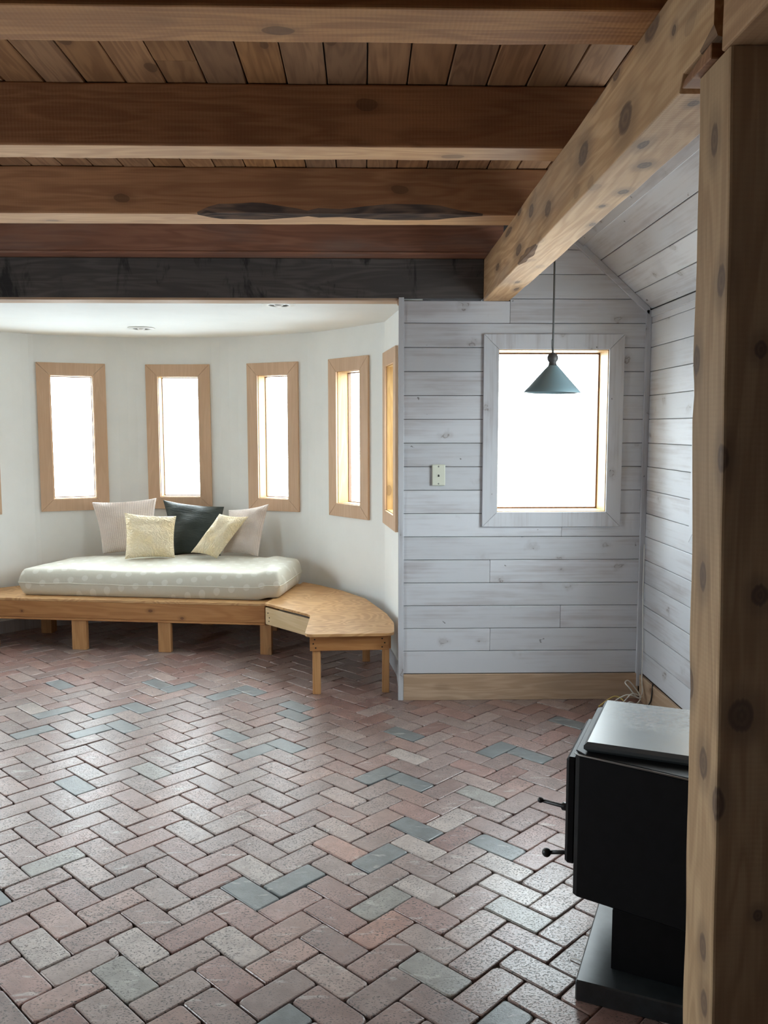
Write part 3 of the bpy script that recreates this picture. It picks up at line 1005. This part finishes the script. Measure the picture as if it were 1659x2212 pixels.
J = 'exposed ceiling joists'
jx0, jx1 = LWX - .02, .799
M_['joist_orange'] = wood('orange_rough_joist', (.36, .165, .066), (.56, .29, .118), knots=.75, var=.4, saw=.25, rough=.7)
def joist(y0, y1, label, dy=0.0, mat='joist', **kw):
    o = timber('ceiling_joist', (jx0, (y0 + y1) / 2, ZG), 'x', jx1 - jx0, y1 - y0, ZD - ZG - .001, [M_[mat], M_['bark'], M_['joist_under']], nseg=90, **kw)
    if dy:
        o.rotation_euler = (0, 0, dy)
    tag(o, label, 'beam', J, 'thing')
    return o
joist(1.955, 2.130, 'nearest rough brown ceiling joist at the very top, broad light underside', seed=1, mat='joist_orange')
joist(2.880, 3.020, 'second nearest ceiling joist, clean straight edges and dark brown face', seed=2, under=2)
def wane4(t):
    x = jx0 + (jx1 - jx0) * t
    if x < -.74 or x > .60: return (0, 0)
    e = .036 + .014 * math.sin(x * 9) + .010 * noise.noise((x * 8, 3, 1))
    f = min(1, (x + .74) / .09) * min(1, (.60 - x) / .25)
    dip = .65 if -.27 < x < -.2 else 1.0
    e *= f * dip
    return (e * 2.0, e * .95)
def wane4b(t):
    x = jx0 + (jx1 - jx0) * t
    e = max(0, noise.noise((x * 3.0, 9.2, 4))) * .03 if -.75 < x < .3 else 0
    return (e, e * .4)
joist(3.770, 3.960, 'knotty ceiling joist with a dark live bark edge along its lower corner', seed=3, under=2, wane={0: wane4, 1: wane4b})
# board over the header
mb = MB()
mb.box(0, jx1 - jx0 - .06, -.065, .065, .004, ZD - ZG - .001, 0, .003)
mb.box(0, jx1 - jx0 - .06, -.070, .066, 0, .012, 0, .003)
o = mb.build('ceiling_joist', M_['joist_red'], None, Matrix.Translation((jx0, 4.665, ZG)))
tag(o, 'reddish brown joist lying on top of the dark header at the far wall', 'beam', J, 'thing')

# header over the alcove opening
mb = MB()
hx0, hx1 = -3.355, .652
mb.box(0, hx1 - hx0, 0, .130, .012, ZG - ZH - .001, 0, .003)
h = mb.build('header_beam', M_['header'], None, Matrix.Translation((hx0, YW - .003, ZH)))
tag(h, 'black stained header beam with streaks, spanning the alcove opening', 'beam', None, 'thing')
mb = MB(); mb.box(.002, .2 - hx0 - .016, .002, .133, 0, .014, 0, .002)
tag(mb.build('underside_board', M_['pale_strip'], h), 'pale unstained underside board')

# long girder and its neighbour over the post
GX = .654
gl = YW + .0 - 1.648
def wg(t):
    y = 1.648 + gl * t
    e = .030 * max(0, 1 - abs((y - 3.50) / .28)) * (1 + .6 * noise.noise((y * 12, 1, 2)))
    e += .03 * max(0, 1 - (y - 1.648) / .09)
    return (e, e * .9)
gk = []
for y, z, a, b in [(2.191,2.325,.065,.042),(2.608,2.368,.065,.038),(3.093,2.331,.06,.032),(3.399,2.398,.055,.028),(3.659,2.462,.05,.02),(3.671,2.305,.07,.024),(2.471,2.483,.06,.022),(2.275,2.465,.03,.016),(2.005,2.454,.06,.028),(1.862,2.388,.014,.012),(3.934,2.437,.10,.016),(4.25,2.34,.06,.018)]:
    gk.append((y - 1.648, .07, z - ZH, a, b))
for x, y, a, b in [(.742,2.305,.03,.020),(.762,2.556,.03,.018),(.746,2.721,.02,.012),(.78,2.961,.03,.012),(.706,1.876,.02,.014),(.685,2.142,.04,.015),(.73,4.115,.03,.012),(.762,4.324,.05,.012)]:
    gk.append((y - 1.648, -(x - GX - .07), 0, a, b))
M_['wane'] = wood('brown_waney_edge', (.17, .095, .055), (.30, .18, .105), knots=0, var=.5, bump=.8, rough=.85)
M_['girder'] = wood('pale_knotty_girder', (.45, .265, .13), (.65, .425, .235), knots=.3, knot_col=(.10, .056, .036), marks=gk, var=.3, saw=.22, rough=.68, grey=.3)
g = timber('girder', (GX + .07, 1.648, ZH), 'y', gl, .14, ZG - ZH - .001, [M_['girder'], M_['wane']], nseg=140, ch=.004, wane={1: wg}, seed=5, notch=lambda t: .031 if gl * t < .158 else 0)
tag(g, 'long pale knotty girder running from the post back to the far wall', 'beam', None, 'thing')
M_['girder2'] = wood('pale_knotty_girder_end', (.40, .23, .12), (.56, .35, .195), knots=.6, var=.3, saw=.2, rough=.68)
g2 = timber('girder', (GX + .078, -3.9, ZH + .002), 'y', 1.626 + 3.9, .14, ZG - ZH - .003, [M_['girder2'], M_['bark']], nseg=60, ch=.004, seed=6)
tag(g2, 'second girder over the near side of the post, beyond the dark gap', 'beam', None, 'thing')
mb = MB(); mb.hexa([(.652, 1.655, ZH + .001), (.80, 1.655, ZH + .001), (.80, 1.800, ZH + .001), (.652, 1.800, ZH + .001), (.652, 1.655, ZH + .030), (.80, 1.655, ZH + .030), (.80, 1.785, ZH + .014), (.652, 1.785, ZH + .014)], 0, .002)
tag(mb.build('shim_block', M_['joist']), 'small wooden shim wedged between the post top and the girder', 'block', None, 'thing')

# post
pk = []
for y, z in [(1.67,2.105),(1.627,1.833),(1.733,1.691),(1.609,1.496),(1.687,1.255),(1.745,1.013),(1.669,.867),(1.601,.808),(1.651,.477),(1.639,.361)]:
    pk.append((z, -(y - 1.678), 0, .036, .020))
for x, z, r in ((.739, .990, .034), (.782, .574, .016), (.770, 1.230, .024), (.76, 1.7, .02)):
    pk.append((z, .0775, x - .692, r, r * .75))
def wp(t):
    z = ZH * t
    e = .004 + .010 * max(0, noise.noise((z * 3.1, 7, 2)))
    e += .012 * max(0, 1 - abs(z - 1.63) / .07) + .008 * max(0, 1 - abs(z - 1.0) / .12)
    return (e, e)
M_['post'] = wood('pine_post', (.40, .25, .135), (.54, .365, .21), knots=.0, knot_col=(.13, .08, .055), marks=pk, var=.35, saw=.12, rough=.65)
po = timber('post', (0, 0, 0), 'x', ZH, .155, .155, [M_['post']], nseg=90, ch=.006, wane={0: wp}, seed=8, wob=.004)
# local x up, local y -> -Y (towards the viewer), local z -> +X... origin at the post's foot
R = Matrix(((0, 0, 1), (0, -1, 0), (1, 0, 0)))
sh = Matrix.Rotation(math.radians(-1.09), 3, 'Y')
Mp = (sh @ R).to_4x4(); Mp.translation = Vector((.7105, 1.678, 0))
po.matrix_world = Mp
tag(po, 'tall square pine post with knots standing at the right edge', 'post', None, 'thing')

# small round end of a peg beside the header
mb = MB(); mb.lathe([(0, 0), (.016, 0), (.018, .003), (.018, .04), (0, .04)], 20, 0, Matrix.Translation((.196, 4.755, 2.236)) @ Matrix.Rotation(PI / 2, 4, 'X'))
tag(mb.build('wooden_peg', M_['trimwood']), 'small round wooden peg end under the header beside the white trim', 'peg', None, 'thing')

# ------------------------------------------------------------------ benches
def platform_bench():
    root = empty('platform_bench', (-1.63, 6.1, 0))
    tag(root, 'long honey wood platform bench under the mattress in the alcove', 'bench', None, 'thing')
    inv = Matrix.Translation((1.63, -6.1, 0))
    A, B = Vector((-3.06, 6.005)), Vector((-.683, 5.685))
    d = (B - A).normalized(); n = Vector((-d.y, d.x))
    T = .362
    def loc(p): return (p[0] + 1.63, p[1] - 6.1)
    top = [A, B, Vector((-.40, 6.30)), Vector((-.52, 6.43)), Vector((-.90, 6.63)), Vector((-1.25, 6.755)), Vector((-1.75, 6.76)), Vector((-2.10, 6.675)), Vector((-2.42, 6.57)), Vector((-2.72, 6.32))]
    mb = MB(); mb.prism([loc(p) for p in top], T - .018, T, 0, .002)
    mb.build('seat_board', M_['ply'], root)
    ang = math.atan2(d.y, d.x)
    L = (B - A).length
    mb = MB(); mb.box(-L, 0, -.0, .038, T - .018 - .118, T - .0185, 0, .003); mb.box(-L, 0, -.004, .034, T - .150, T - .137, 0, .002)
    o = mb.build('front_board', M_['benchfront'], root, None)
    o.location = (B.x + 1.63, B.y - 6.1, 0); o.rotation_euler = (0, 0, ang)
    def leg(x, y, w_, dpt, z1=T - .151):
        mb = MB(); mb.box(-w_ / 2, w_ / 2, 0, dpt, 0, z1, 0, .003)
        l = mb.build('leg', M_['benchleg'], root); l.location = (x + 1.63, y - 6.1, 0); l.rotation_euler = (0, 0, ang)
    leg(-2.008, 5.872, .108, .038); leg(-1.393, 5.788, .092, .038); leg(-.683, 5.706, .080, .038)
    leg(-2.66, 5.965, .09, .038)
    leg(-2.42, 6.36, .085, .085, T - .02); leg(-1.25, 6.60, .085, .085, T - .02); leg(-.72, 6.40, .085, .085, T - .02)
platform_bench()

def corner_bench():
    root = empty('corner_bench', (-.05, 5.2, 0))
    tag(root, 'low plywood corner bench curving along the alcove wall beside the boarded wall', 'bench', None, 'thing')
    def loc(p): return (p[0] + .05, p[1] - 5.2)
    s = 1.005
    raw = [(-.672, 5.591), (-.343, 5.231), (-.346, 4.774), (-.318, 4.718), (.134, 4.74), (.168, 4.828), (.172, 5.004), (.134, 5.259), (.003, 5.728), (-.163, 6.013), (-.341, 6.233), (-.47, 6.36)]
    P = [(x * s, y * s) for x, y in raw]
    # round the inner and front corners
    out = []
    for i in range(len(P)):
        if i == 1: out += smooth_arc(P, i, .045)
        elif i == 3:
            continue
        elif i == 2:
            q = [P[1], (P[2][0], P[3][1]), P[4]]
            out += smooth_arc(q, 1, .05)
        elif i == 4: out += smooth_arc([P[3], (P[5][0] - .004, P[4][1]), P[5]], 1, .05)
        else: out.append(P[i])
    T = .380
    mb = MB(); mb.prism([loc(p) for p in out], T - .017, T, 0, .0015)
    mb.build('seat_board', M_['ply'], root)
    def board(name, p, q, z0, z1, th, mat, screws=()):
        p, q = Vector(p), Vector(q)
        d = (q - p); ang = math.atan2(d.y, d.x)
        mb = MB(); mb.box(0, d.length, 0, th, z0, z1, 0, .002)
        o = mb.build(name, mat, root); o.location = (p.x + .05, p.y - 5.2, 0); o.rotation_euler = (0, 0, ang)
        for sx, sz in screws:
            m2 = MB(); m2.lathe([(0, -.0012), (.0042, -.0012), (.0045, .0006)], 10, 0, Matrix.Translation((sx, 0, sz)) @ Matrix.Rotation(PI / 2, 4, 'X') @ Matrix.Scale(-1, 4, (0, 0, 1)))
            s_ = m2.build('screw', M_['black'], o)
        return o
    u = T - .018
    # pale angled apron, front apron, wall-side rail
    board('apron', (-.672, 5.615), (-.338, 5.243), u - .125, u - .012, .018, M_['lightply'], ((.03, u - .045), (.045, u - .075), (.04, u - .10)))
    board('apron', (-.322, 4.812), (.134, 4.832), u - .098, u - .001, .02, M_['bench'], ((.028, u - .03), (.020, u - .055), (.034, u - .08), (.42, u - .03), (.435, u - .055), (.42, u - .08)))
    board('apron', (.150, 4.86), (.085, 5.35), u - .098, u - .001, .02, M_['bench'])
    board('apron', (-.330, 5.25), (-.322, 4.835), u - .098, u - .001, .02, M_['bench'])
    def leg(x0, x1, y0, y1, z1):
        mb = MB(); mb.box(0, x1 - x0, 0, y1 - y0, 0, z1, 0, .002)
        l = mb.build('leg', M_['benchleg'], root); l.location = (x0 + .05, y0 - 5.2, 0)
    leg(-.309, -.262, 4.833, 4.873, u - .002); leg(.098, .140, 4.856, 4.894, u - .002)
    leg(-.325, -.285, 5.19, 5.235, u - .002); leg(-.02, .03, 5.52, 5.56, u - .002)
corner_bench()

# ------------------------------------------------------------------ mattress
def mattress():
    FL, FR, BR, BL = Vector((-2.485, 6.01)), Vector((-.575, 5.735)), Vector((-.47, 6.36)), Vector((-2.27, 6.56))
    cen = (FL + FR + BR + BL) / 4
    T = .3625
    mb = MB()
    nu, nv = 64, 36
    def pt(u, v, s):        # u,v in -1..1, s in -1..1 (bottom..top)
        a, b = (u + 1) / 2, (v + 1) / 2
        p = FL * (1 - a) * (1 - b) + FR * a * (1 - b) + BR * a * b + BL * (1 - a) * b
        return p
    H = .186
    RX, RY = .046 / .93, .046 / .31
    def rnd(d, r):
        d = min(1, max(0, d / r))
        return math.sqrt(max(0, 1 - (1 - d) ** 2))
    def grid(i, n):
        u = -1 + 2 * i / n
        return math.copysign(1 - (1 - abs(u)) ** 1.9, u)
    top, bot = {}, {}
    for i in range(nu + 1):
        for j in range(nv + 1):
            su, sv = grid(i, nu), grid(j, nv)
            p = pt(su, sv, 0)
            k = rnd(1 - abs(su), RX) * rnd(1 - abs(sv), RY)
            # rounded plan corners
            r = max(0, abs(su) + abs(sv) - 1.80) * .10
            c = Vector((cen.x, cen.y)); p = p + (c - p).normalized() * r * .6
            n1 = noise.noise((p.x * 3.1, p.y * 4.3, 1.0)) * .008 + noise.noise((p.x * 9, p.y * 9, 4)) * .004
            wob = noise.noise((p.x * 5, p.y * 5, 8)) * .006
            mid = H * .5 + wob
            puff = .032 * max(0, (sv + 1.1) / 2) * (1 - abs(su) ** 5) + .004
            lift = .018 * min(1, max(0, (p.x + .74) / .06))
            edge = (i in (0, nu) or j in (0, nv))
            top[i, j] = mb.bm.verts.new((p.x - cen.x, p.y - cen.y, lift + mid + (H * .5 + puff + n1) * k))
            bot[i, j] = top[i, j] if edge else mb.bm.verts.new((p.x - cen.x, p.y - cen.y, lift + mid - (H * .5 + wob) * k))
    for i in range(nu):
        for j in range(nv):
            mb.face([top[i, j], top[i + 1, j], top[i + 1, j + 1], top[i, j + 1]], 0, True)
            mb.face([bot[i, j], bot[i, j + 1], bot[i + 1, j + 1], bot[i + 1, j]], 0, True)
    loop = [top[i, 0].co.copy() for i in range(nu)] + [top[nu, j].co.copy() for j in range(nv)] + [top[i, nv].co.copy() for i in range(nu, 0, -1)] + [top[0, j].co.copy() for j in range(nv, 0, -1)]
    o = mb.build('mattress', M_['mattress'], None, Matrix.Translation((cen.x, cen.y, T)))
    tag(o, 'cream futon mattress with satin dots lying on the platform bench', 'mattress', None, 'thing')
    # sewn piping round the middle of the edge
    mb = MB()
    mb.tube(loop + [loop[0]], .0032, 6, cap=False)
    mb.build('piping', M_['piping'], o)
    return o
mattress()

# ------------------------------------------------------------------ cushions
def cushion(label, corners, thick, mat, seed, group=None, sag=.0):
    """corners: bottom-left, bottom-right, top-right, top-left as seen from the room"""
    BL, BR, TR, TL = [Vector(c) + Vector((0, 0, .008)) for c in corners]
    cen = (BL + BR + TR + TL) / 4
    foot = (BL + BR) / 2
    nrm = ((BR - BL) + (TR - TL)).cross((TL - BL) + (TR - BR)).normalized()      # towards the room
    up = ((TL - BL) + (TR - BR)).normalized()
    rt = ((BR - BL) + (TR - TL)).normalized()
    mb = MB()
    uvl = mb.bm.loops.layers.uv.new('UVMap')
    n = 30
    A, B = {}, {}
    UV = {}
    for i in range(n + 1):
        for j in range(n + 1):
            u, v = -math.cos(PI * i / n), -math.cos(PI * j / n)
            u = .5 * u + .5 * (-1 + 2 * i / n); v = .5 * v + .5 * (-1 + 2 * j / n)
            pu = u * (1 - .075 * (1 - v * v) * abs(u)); pv = v * (1 - .075 * (1 - u * u) * abs(v))
            a, b = (pu + 1) / 2, (pv + 1) / 2
            p = BL * (1 - a) * (1 - b) + BR * a * (1 - b) + TR * a * b + TL * (1 - a) * b
            t = ((1 - u ** 4) * (1 - v ** 4))
            t = max(0, t) ** .62 * (1 - .25 * (u * u + v * v) / 2)
            t *= 1 + .22 * noise.noise((u * 1.7 + seed, v * 1.7, seed * 2.1)) - .12 * v
            w1 = noise.noise((u * 3 + seed * 3, v * 3, .3)) * .006 + noise.noise((u * 8 + seed, v * 6, 2.3)) * .0025
            edge = i in (0, n) or j in (0, n)
            q = p + nrm * (t * thick * .5 + (0 if edge else w1))
            A[i, j] = mb.bm.verts.new(q - foot)
            B[i, j] = A[i, j] if edge else mb.bm.verts.new(p - nrm * (t * thick * .5) - foot)
            UV[i, j] = ((u + 1) / 2, (v + 1) / 2)
    for i in range(n):
        for j in range(n):
            k = [(i, j), (i + 1, j), (i + 1, j + 1), (i, j + 1)]
            f = mb.face([A[q] for q in k], 0, True)
            if f:
                for lp, q in zip(f.loops, k): lp[uvl].uv = UV[q]
            k.reverse()
            f = mb.face([B[q] for q in k], 0, True)
            if f:
                for lp, q in zip(f.loops, k): lp[uvl].uv = UV[q]
    o = mb.build('cushion', mat, None, Matrix.Translation(foot), fixn=False)
    tag(o, label, 'cushion', group, 'thing')
    # sewn edge
    return o
CU = 'cushions on the mattress'
cushion('beige ribbed cushion at the left end of the cushion row, leaning on the wall', [(-2.019, 6.500, 0.578), (-1.619, 6.500, 0.583), (-1.641, 6.680, 0.994), (-2.123, 6.600, 0.970)], .13, M_['beige'], 1, CU)
cushion('dark green satin cushion in the middle of the row under a window', [(-1.474, 6.440, 0.570), (-1.104, 6.420, 0.572), (-1.102, 6.620, 0.929), (-1.586, 6.660, 0.981)], .13, M_['green'], 2, CU)
cushion('beige ribbed cushion at the right end of the row, tilted to the right', [(-1.079, 6.400, 0.600), (-0.803, 6.320, 0.576), (-0.736, 6.480, 0.963), (-1.054, 6.540, 0.911)], .12, M_['beige'], 3, CU)
cushion('cream embossed cushion sitting upright in front of the left beige one', [(-1.785, 6.270, 0.573), (-1.420, 6.290, 0.579), (-1.433, 6.430, 0.877), (-1.815, 6.400, 0.906)], .11, M_['cream'], 4, CU)
cushion('cream embossed cushion tipped on its corner between the green and right beige ones', [(-1.308, 6.320, 0.613), (-1.103, 6.250, 0.577), (-0.878, 6.370, 0.878), (-1.105, 6.420, 0.895)], .10, M_['cream'], 5, CU)

# ------------------------------------------------------------------ pendant lamp
def pendant():
    x, y = .914, 4.15
    root = empty('pendant_lamp', (x, y, 1.722))
    tag(root, 'blue grey cone pendant lamp hanging in front of the large window', 'lamp', None, 'thing')
    mb = MB()
    prof = [(.137, 0), (.1375, .003), (.118, .026), (.024, .130), (.021, .134), (.020, .130), (.115, .024), (.134, .003)]
    mb.lathe(prof, 48, 0, Matrix.Rotation(math.radians(.9), 4, 'Y'), close=True)
    mb.build('lamp_shade', M_['lamp'], root)
    mb = MB(); mb.lathe([(0, .128), (.019, .128), (.021, .133), (.019, .138), (.018, .147)] + [(.0265 * math.sin(a), .168 - .0265 * math.cos(a)) for a in [.75 + k * (PI - .75) / 12 for k in range(13)]], 28)
    mb.build('lamp_socket', M_['lampdark'], root)
    zc = ZT + (x - XR) * SLZ / SLX - 1.722
    mb = MB(); mb.tube([(0, 0, .19), (.001, 0, .4), (0, 0, zc - .02)], .0048, 10); 
    mb.tube([(-.003, -.002, .192), (-.006, -.003, .215), (-.0085, -.003, .252), (-.0065, -.003, .258), (-.004, -.003, .25), (-.004, -.003, .20)], .0011, 6)
    mb.build('cord', M_['cord'], root)
    mb = MB(); mb.lathe([(.0, zc - .03), (.05, zc - .025), (.055, zc - .01), (.03, zc + .03)], 24)
    mb.build('ceiling_rose', M_['lampdark'], root)
    mb = MB(); mb.lathe([(0, .055)] + [(.03 * math.sin(a), .085 - .03 * math.cos(a)) for a in [.3 + k * .25 for k in range(9)]] + [(.013, .128)], 20)
    mb.build('bulb', M_['can_bulb'], root)
pendant()

# ------------------------------------------------------------------ recessed lights in the alcove ceiling
for i, (x, y, lab) in enumerate(((-1.585, 6.15, 'round recessed downlight in the alcove ceiling above the left windows'), (-.492, 4.955, 'round recessed downlight half hidden behind the header beam'))):
    root = empty('recessed_light', (x, y, ZC))
    tag(root, lab, 'ceiling light', 'recessed lights in the alcove ceiling', 'thing')
    mb = MB(); mb.lathe([(.062, -.001), (.094, -.001), (.096, -.004), (.092, -.007), (.066, -.010), (.060, -.009)], 40, close=True)
    mb.build('trim_ring', M_['can_ring'], root)
    mb = MB(); mb.lathe([(.062, -.009), (.058, -.002), (.050, -.0012), (0, -.0012)], 32)
    mb.build('reflector', M_['can_in'], root)
    mb = MB(); mb.lathe([(0, -.017), (.014, -.016), (.025, -.011), (.028, -.002)], 24)
    mb.build('bulb', M_['can_bulb'], root)

# ------------------------------------------------------------------ phone socket
def jack():
    root = empty('phone_socket', (.4105, YW - .001, 1.290))
    tag(root, 'ivory phone socket plate on the boarded wall beside the window', 'wall socket', None, 'thing')
    mb = MB(); mb.box(-.037, .037, -.014, 0, -.059, .059, 0, .004)
    mb.build('plate', M_['ivory'], root)
    for z in (.048, -.048):
        mb = MB(); mb.lathe([(0, -.0155), (.004, -.0155), (.005, -.0135)], 14, 0, Matrix.Translation((0, 0, z)) @ Matrix(((1, 0, 0, 0), (0, 0, 1, 0), (0, 1, 0, 0), (0, 0, 0, 1))))
        mb.build('screw', M_['screw'], root)
    mb = MB(); mb.box(-.009, .009, -.0155, -.013, -.012, .011, 0, .001)
    f = mb.build('socket_frame', M_['ivory'], root)
    mb = MB(); mb.box(-.0045, .0045, -.0162, -.015, -.009, .001, 0); mb.box(-.002, .002, -.0162, -.015, .001, .004, 0)
    mb.build('socket_opening', M_['black'], f)
jack()

# ------------------------------------------------------------------ stove
def stove():
    a = math.radians(-24)
    root = empty('wood_stove', (.568, 2.152, 0), a)
    tag(root, 'black steel pedestal wood stove standing on the bricks behind the post', 'stove', None, 'thing')
    D = .56
    mb = MB(); mb.box(0, D + .03, 0, .658, 0, .060, 0, .004)
    mb.build('base_plate', M_['stove_base'], root)
    mb = MB()
    mb.prism([(.083, .084), (D - .02, .06), (D - .02, .60), (.083, .574)], .0605, .236, 0, .003)
    mb.build('pedestal', M_['stove'], root)
    mb = MB()
    # firebox flares towards the back
    mb.prism([(-.032, .118), (-.020, .108), (D, -.010), (D, .668), (-.020, .550), (-.032, .540)], .235, .648, 0, .004)
    mb.build('body', M_['stove'], root)
    mb = MB()
    mb.prism([(-.034, .135), (-.004, .107), (D + .004, -.012), (D + .004, .670), (-.004, .551), (-.034, .523)], .6485, .654, 0, .0015)
    mb.build('top_ledge', M_['stove'], root)
    mb = MB()
    mb.prism([(-.012, .124), (D, .124), (D, .534), (-.012, .534)], .6545, .682, 0, .009)
    mb.build('top_plate', M_['stove_top'], root)
    mb = MB(); mb.tube([(-.034, .116, .6505), (-.020, .106, .6505), (D, -.012, .6505)], .0028, 6)
    mb.build('edge_glint', M_['screw'], root)  # bright tube added as the glint along the body's top edge
    mb = MB(); mb.box(-.064, -.033, .150, .505, .305, .622, 0, .008)
    d = mb.build('door', M_['stove'], root)
    def rod(pts, rr, parent, name, ball, br):
        mb = MB(); mb.tube(pts, rr, 10)
        mb.lathe([(br * math.sin(t), -br * math.cos(t)) for t in [k * PI / 10 for k in range(11)]], 16, 0, Matrix.Translation(ball))
        return mb.build(name, M_['iron'], parent)
    rod([(-.060, .20, .452), (-.080, .197, .454), (-.084, .196, .455), (-.140, .186, .465)], [.012, .012, .006, .005], d, 'handle', (-.143, .186, .466), .0085)
    rod([(-.030, .21, .315), (-.070, .205, .311), (-.120, .196, .305)], [.008, .0065, .006], root, 'air_control', (-.124, .195, .304), .0135)
    return root
stove()

# ------------------------------------------------------------------ loose cables in the corner
def cable(name, label, pts, r, mat, extra=()):
    base = Vector(pts[0])
    def sm(P):
        P = [Vector(p) for p in P]
        out = []
        for i in range(len(P) - 1):
            p0, p1, p2, p3 = P[max(i - 1, 0)], P[i], P[i + 1], P[min(i + 2, len(P) - 1)]
            for k in range(6):
                t = k / 6
                out.append(.5 * ((2 * p1) + (p2 - p0) * t + (2 * p0 - 5 * p1 + 4 * p2 - p3) * t * t + (3 * p1 - p0 - 3 * p2 + p3) * t ** 3))
        out.append(P[-1])
        return out
    mb = MB()
    mb.tube([p - base for p in sm(pts)], r, 7)
    for e in extra:
        mb.tube([p - base for p in sm(e)], r, 7)
    o = mb.build(name, mat, None, Matrix.Translation(base))
    tag(o, label, 'cable', None, 'thing')
cable('cable', 'white cable running down the corner of the right wall to a tangle', [(1.572, 4.690, .90), (1.572, 4.688, .6), (1.571, 4.665, .32), (1.562, 4.635, .14), (1.555, 4.60, .07), (1.52, 4.57, .05), (1.47, 4.56, .11), (1.45, 4.58, .135), (1.475, 4.60, .14), (1.51, 4.58, .10), (1.53, 4.55, .055), (1.45, 4.55, .075), (1.36, 4.57, .012)], .0035, M_['white_cord'],
      extra=([(1.54, 4.56, .06), (1.48, 4.54, .085), (1.43, 4.52, .05), (1.37, 4.5, .008)], [(1.53, 4.55, .05), (1.50, 4.53, .03), (1.46, 4.52, .045), (1.44, 4.53, .02)]))
cable('cable', 'black cable hanging down the right baseboard behind the stove', [(1.570, 4.478, .158), (1.566, 4.478, .09), (1.560, 4.485, .05), (1.535, 4.50, .006), (1.49, 4.47, .004)], .004, M_['black_cord'])
cable('cable', 'yellow cable looping on the floor behind the stove top', [(1.30, 4.56, .006), (1.36, 4.60, .030), (1.405, 4.615, .045), (1.44, 4.60, .035), (1.455, 4.54, .006), (1.42, 4.48, .005)], .0045, M_['yellow_cord'], extra=([(1.33, 4.52, .005), (1.40, 4.56, .028), (1.44, 4.52, .006)],))
mb = MB(); mb.tube([(0, 0, .004), (.02, -.016, .006), (.036, -.03, .004)], .0022, 6)
tag(mb.build('wire_scrap', M_['white_cord'], None, Matrix.Translation((.60, 2.335, 0))), 'short pale scrap of wire lying on the bricks beside the stove base', 'wire', None, 'thing')
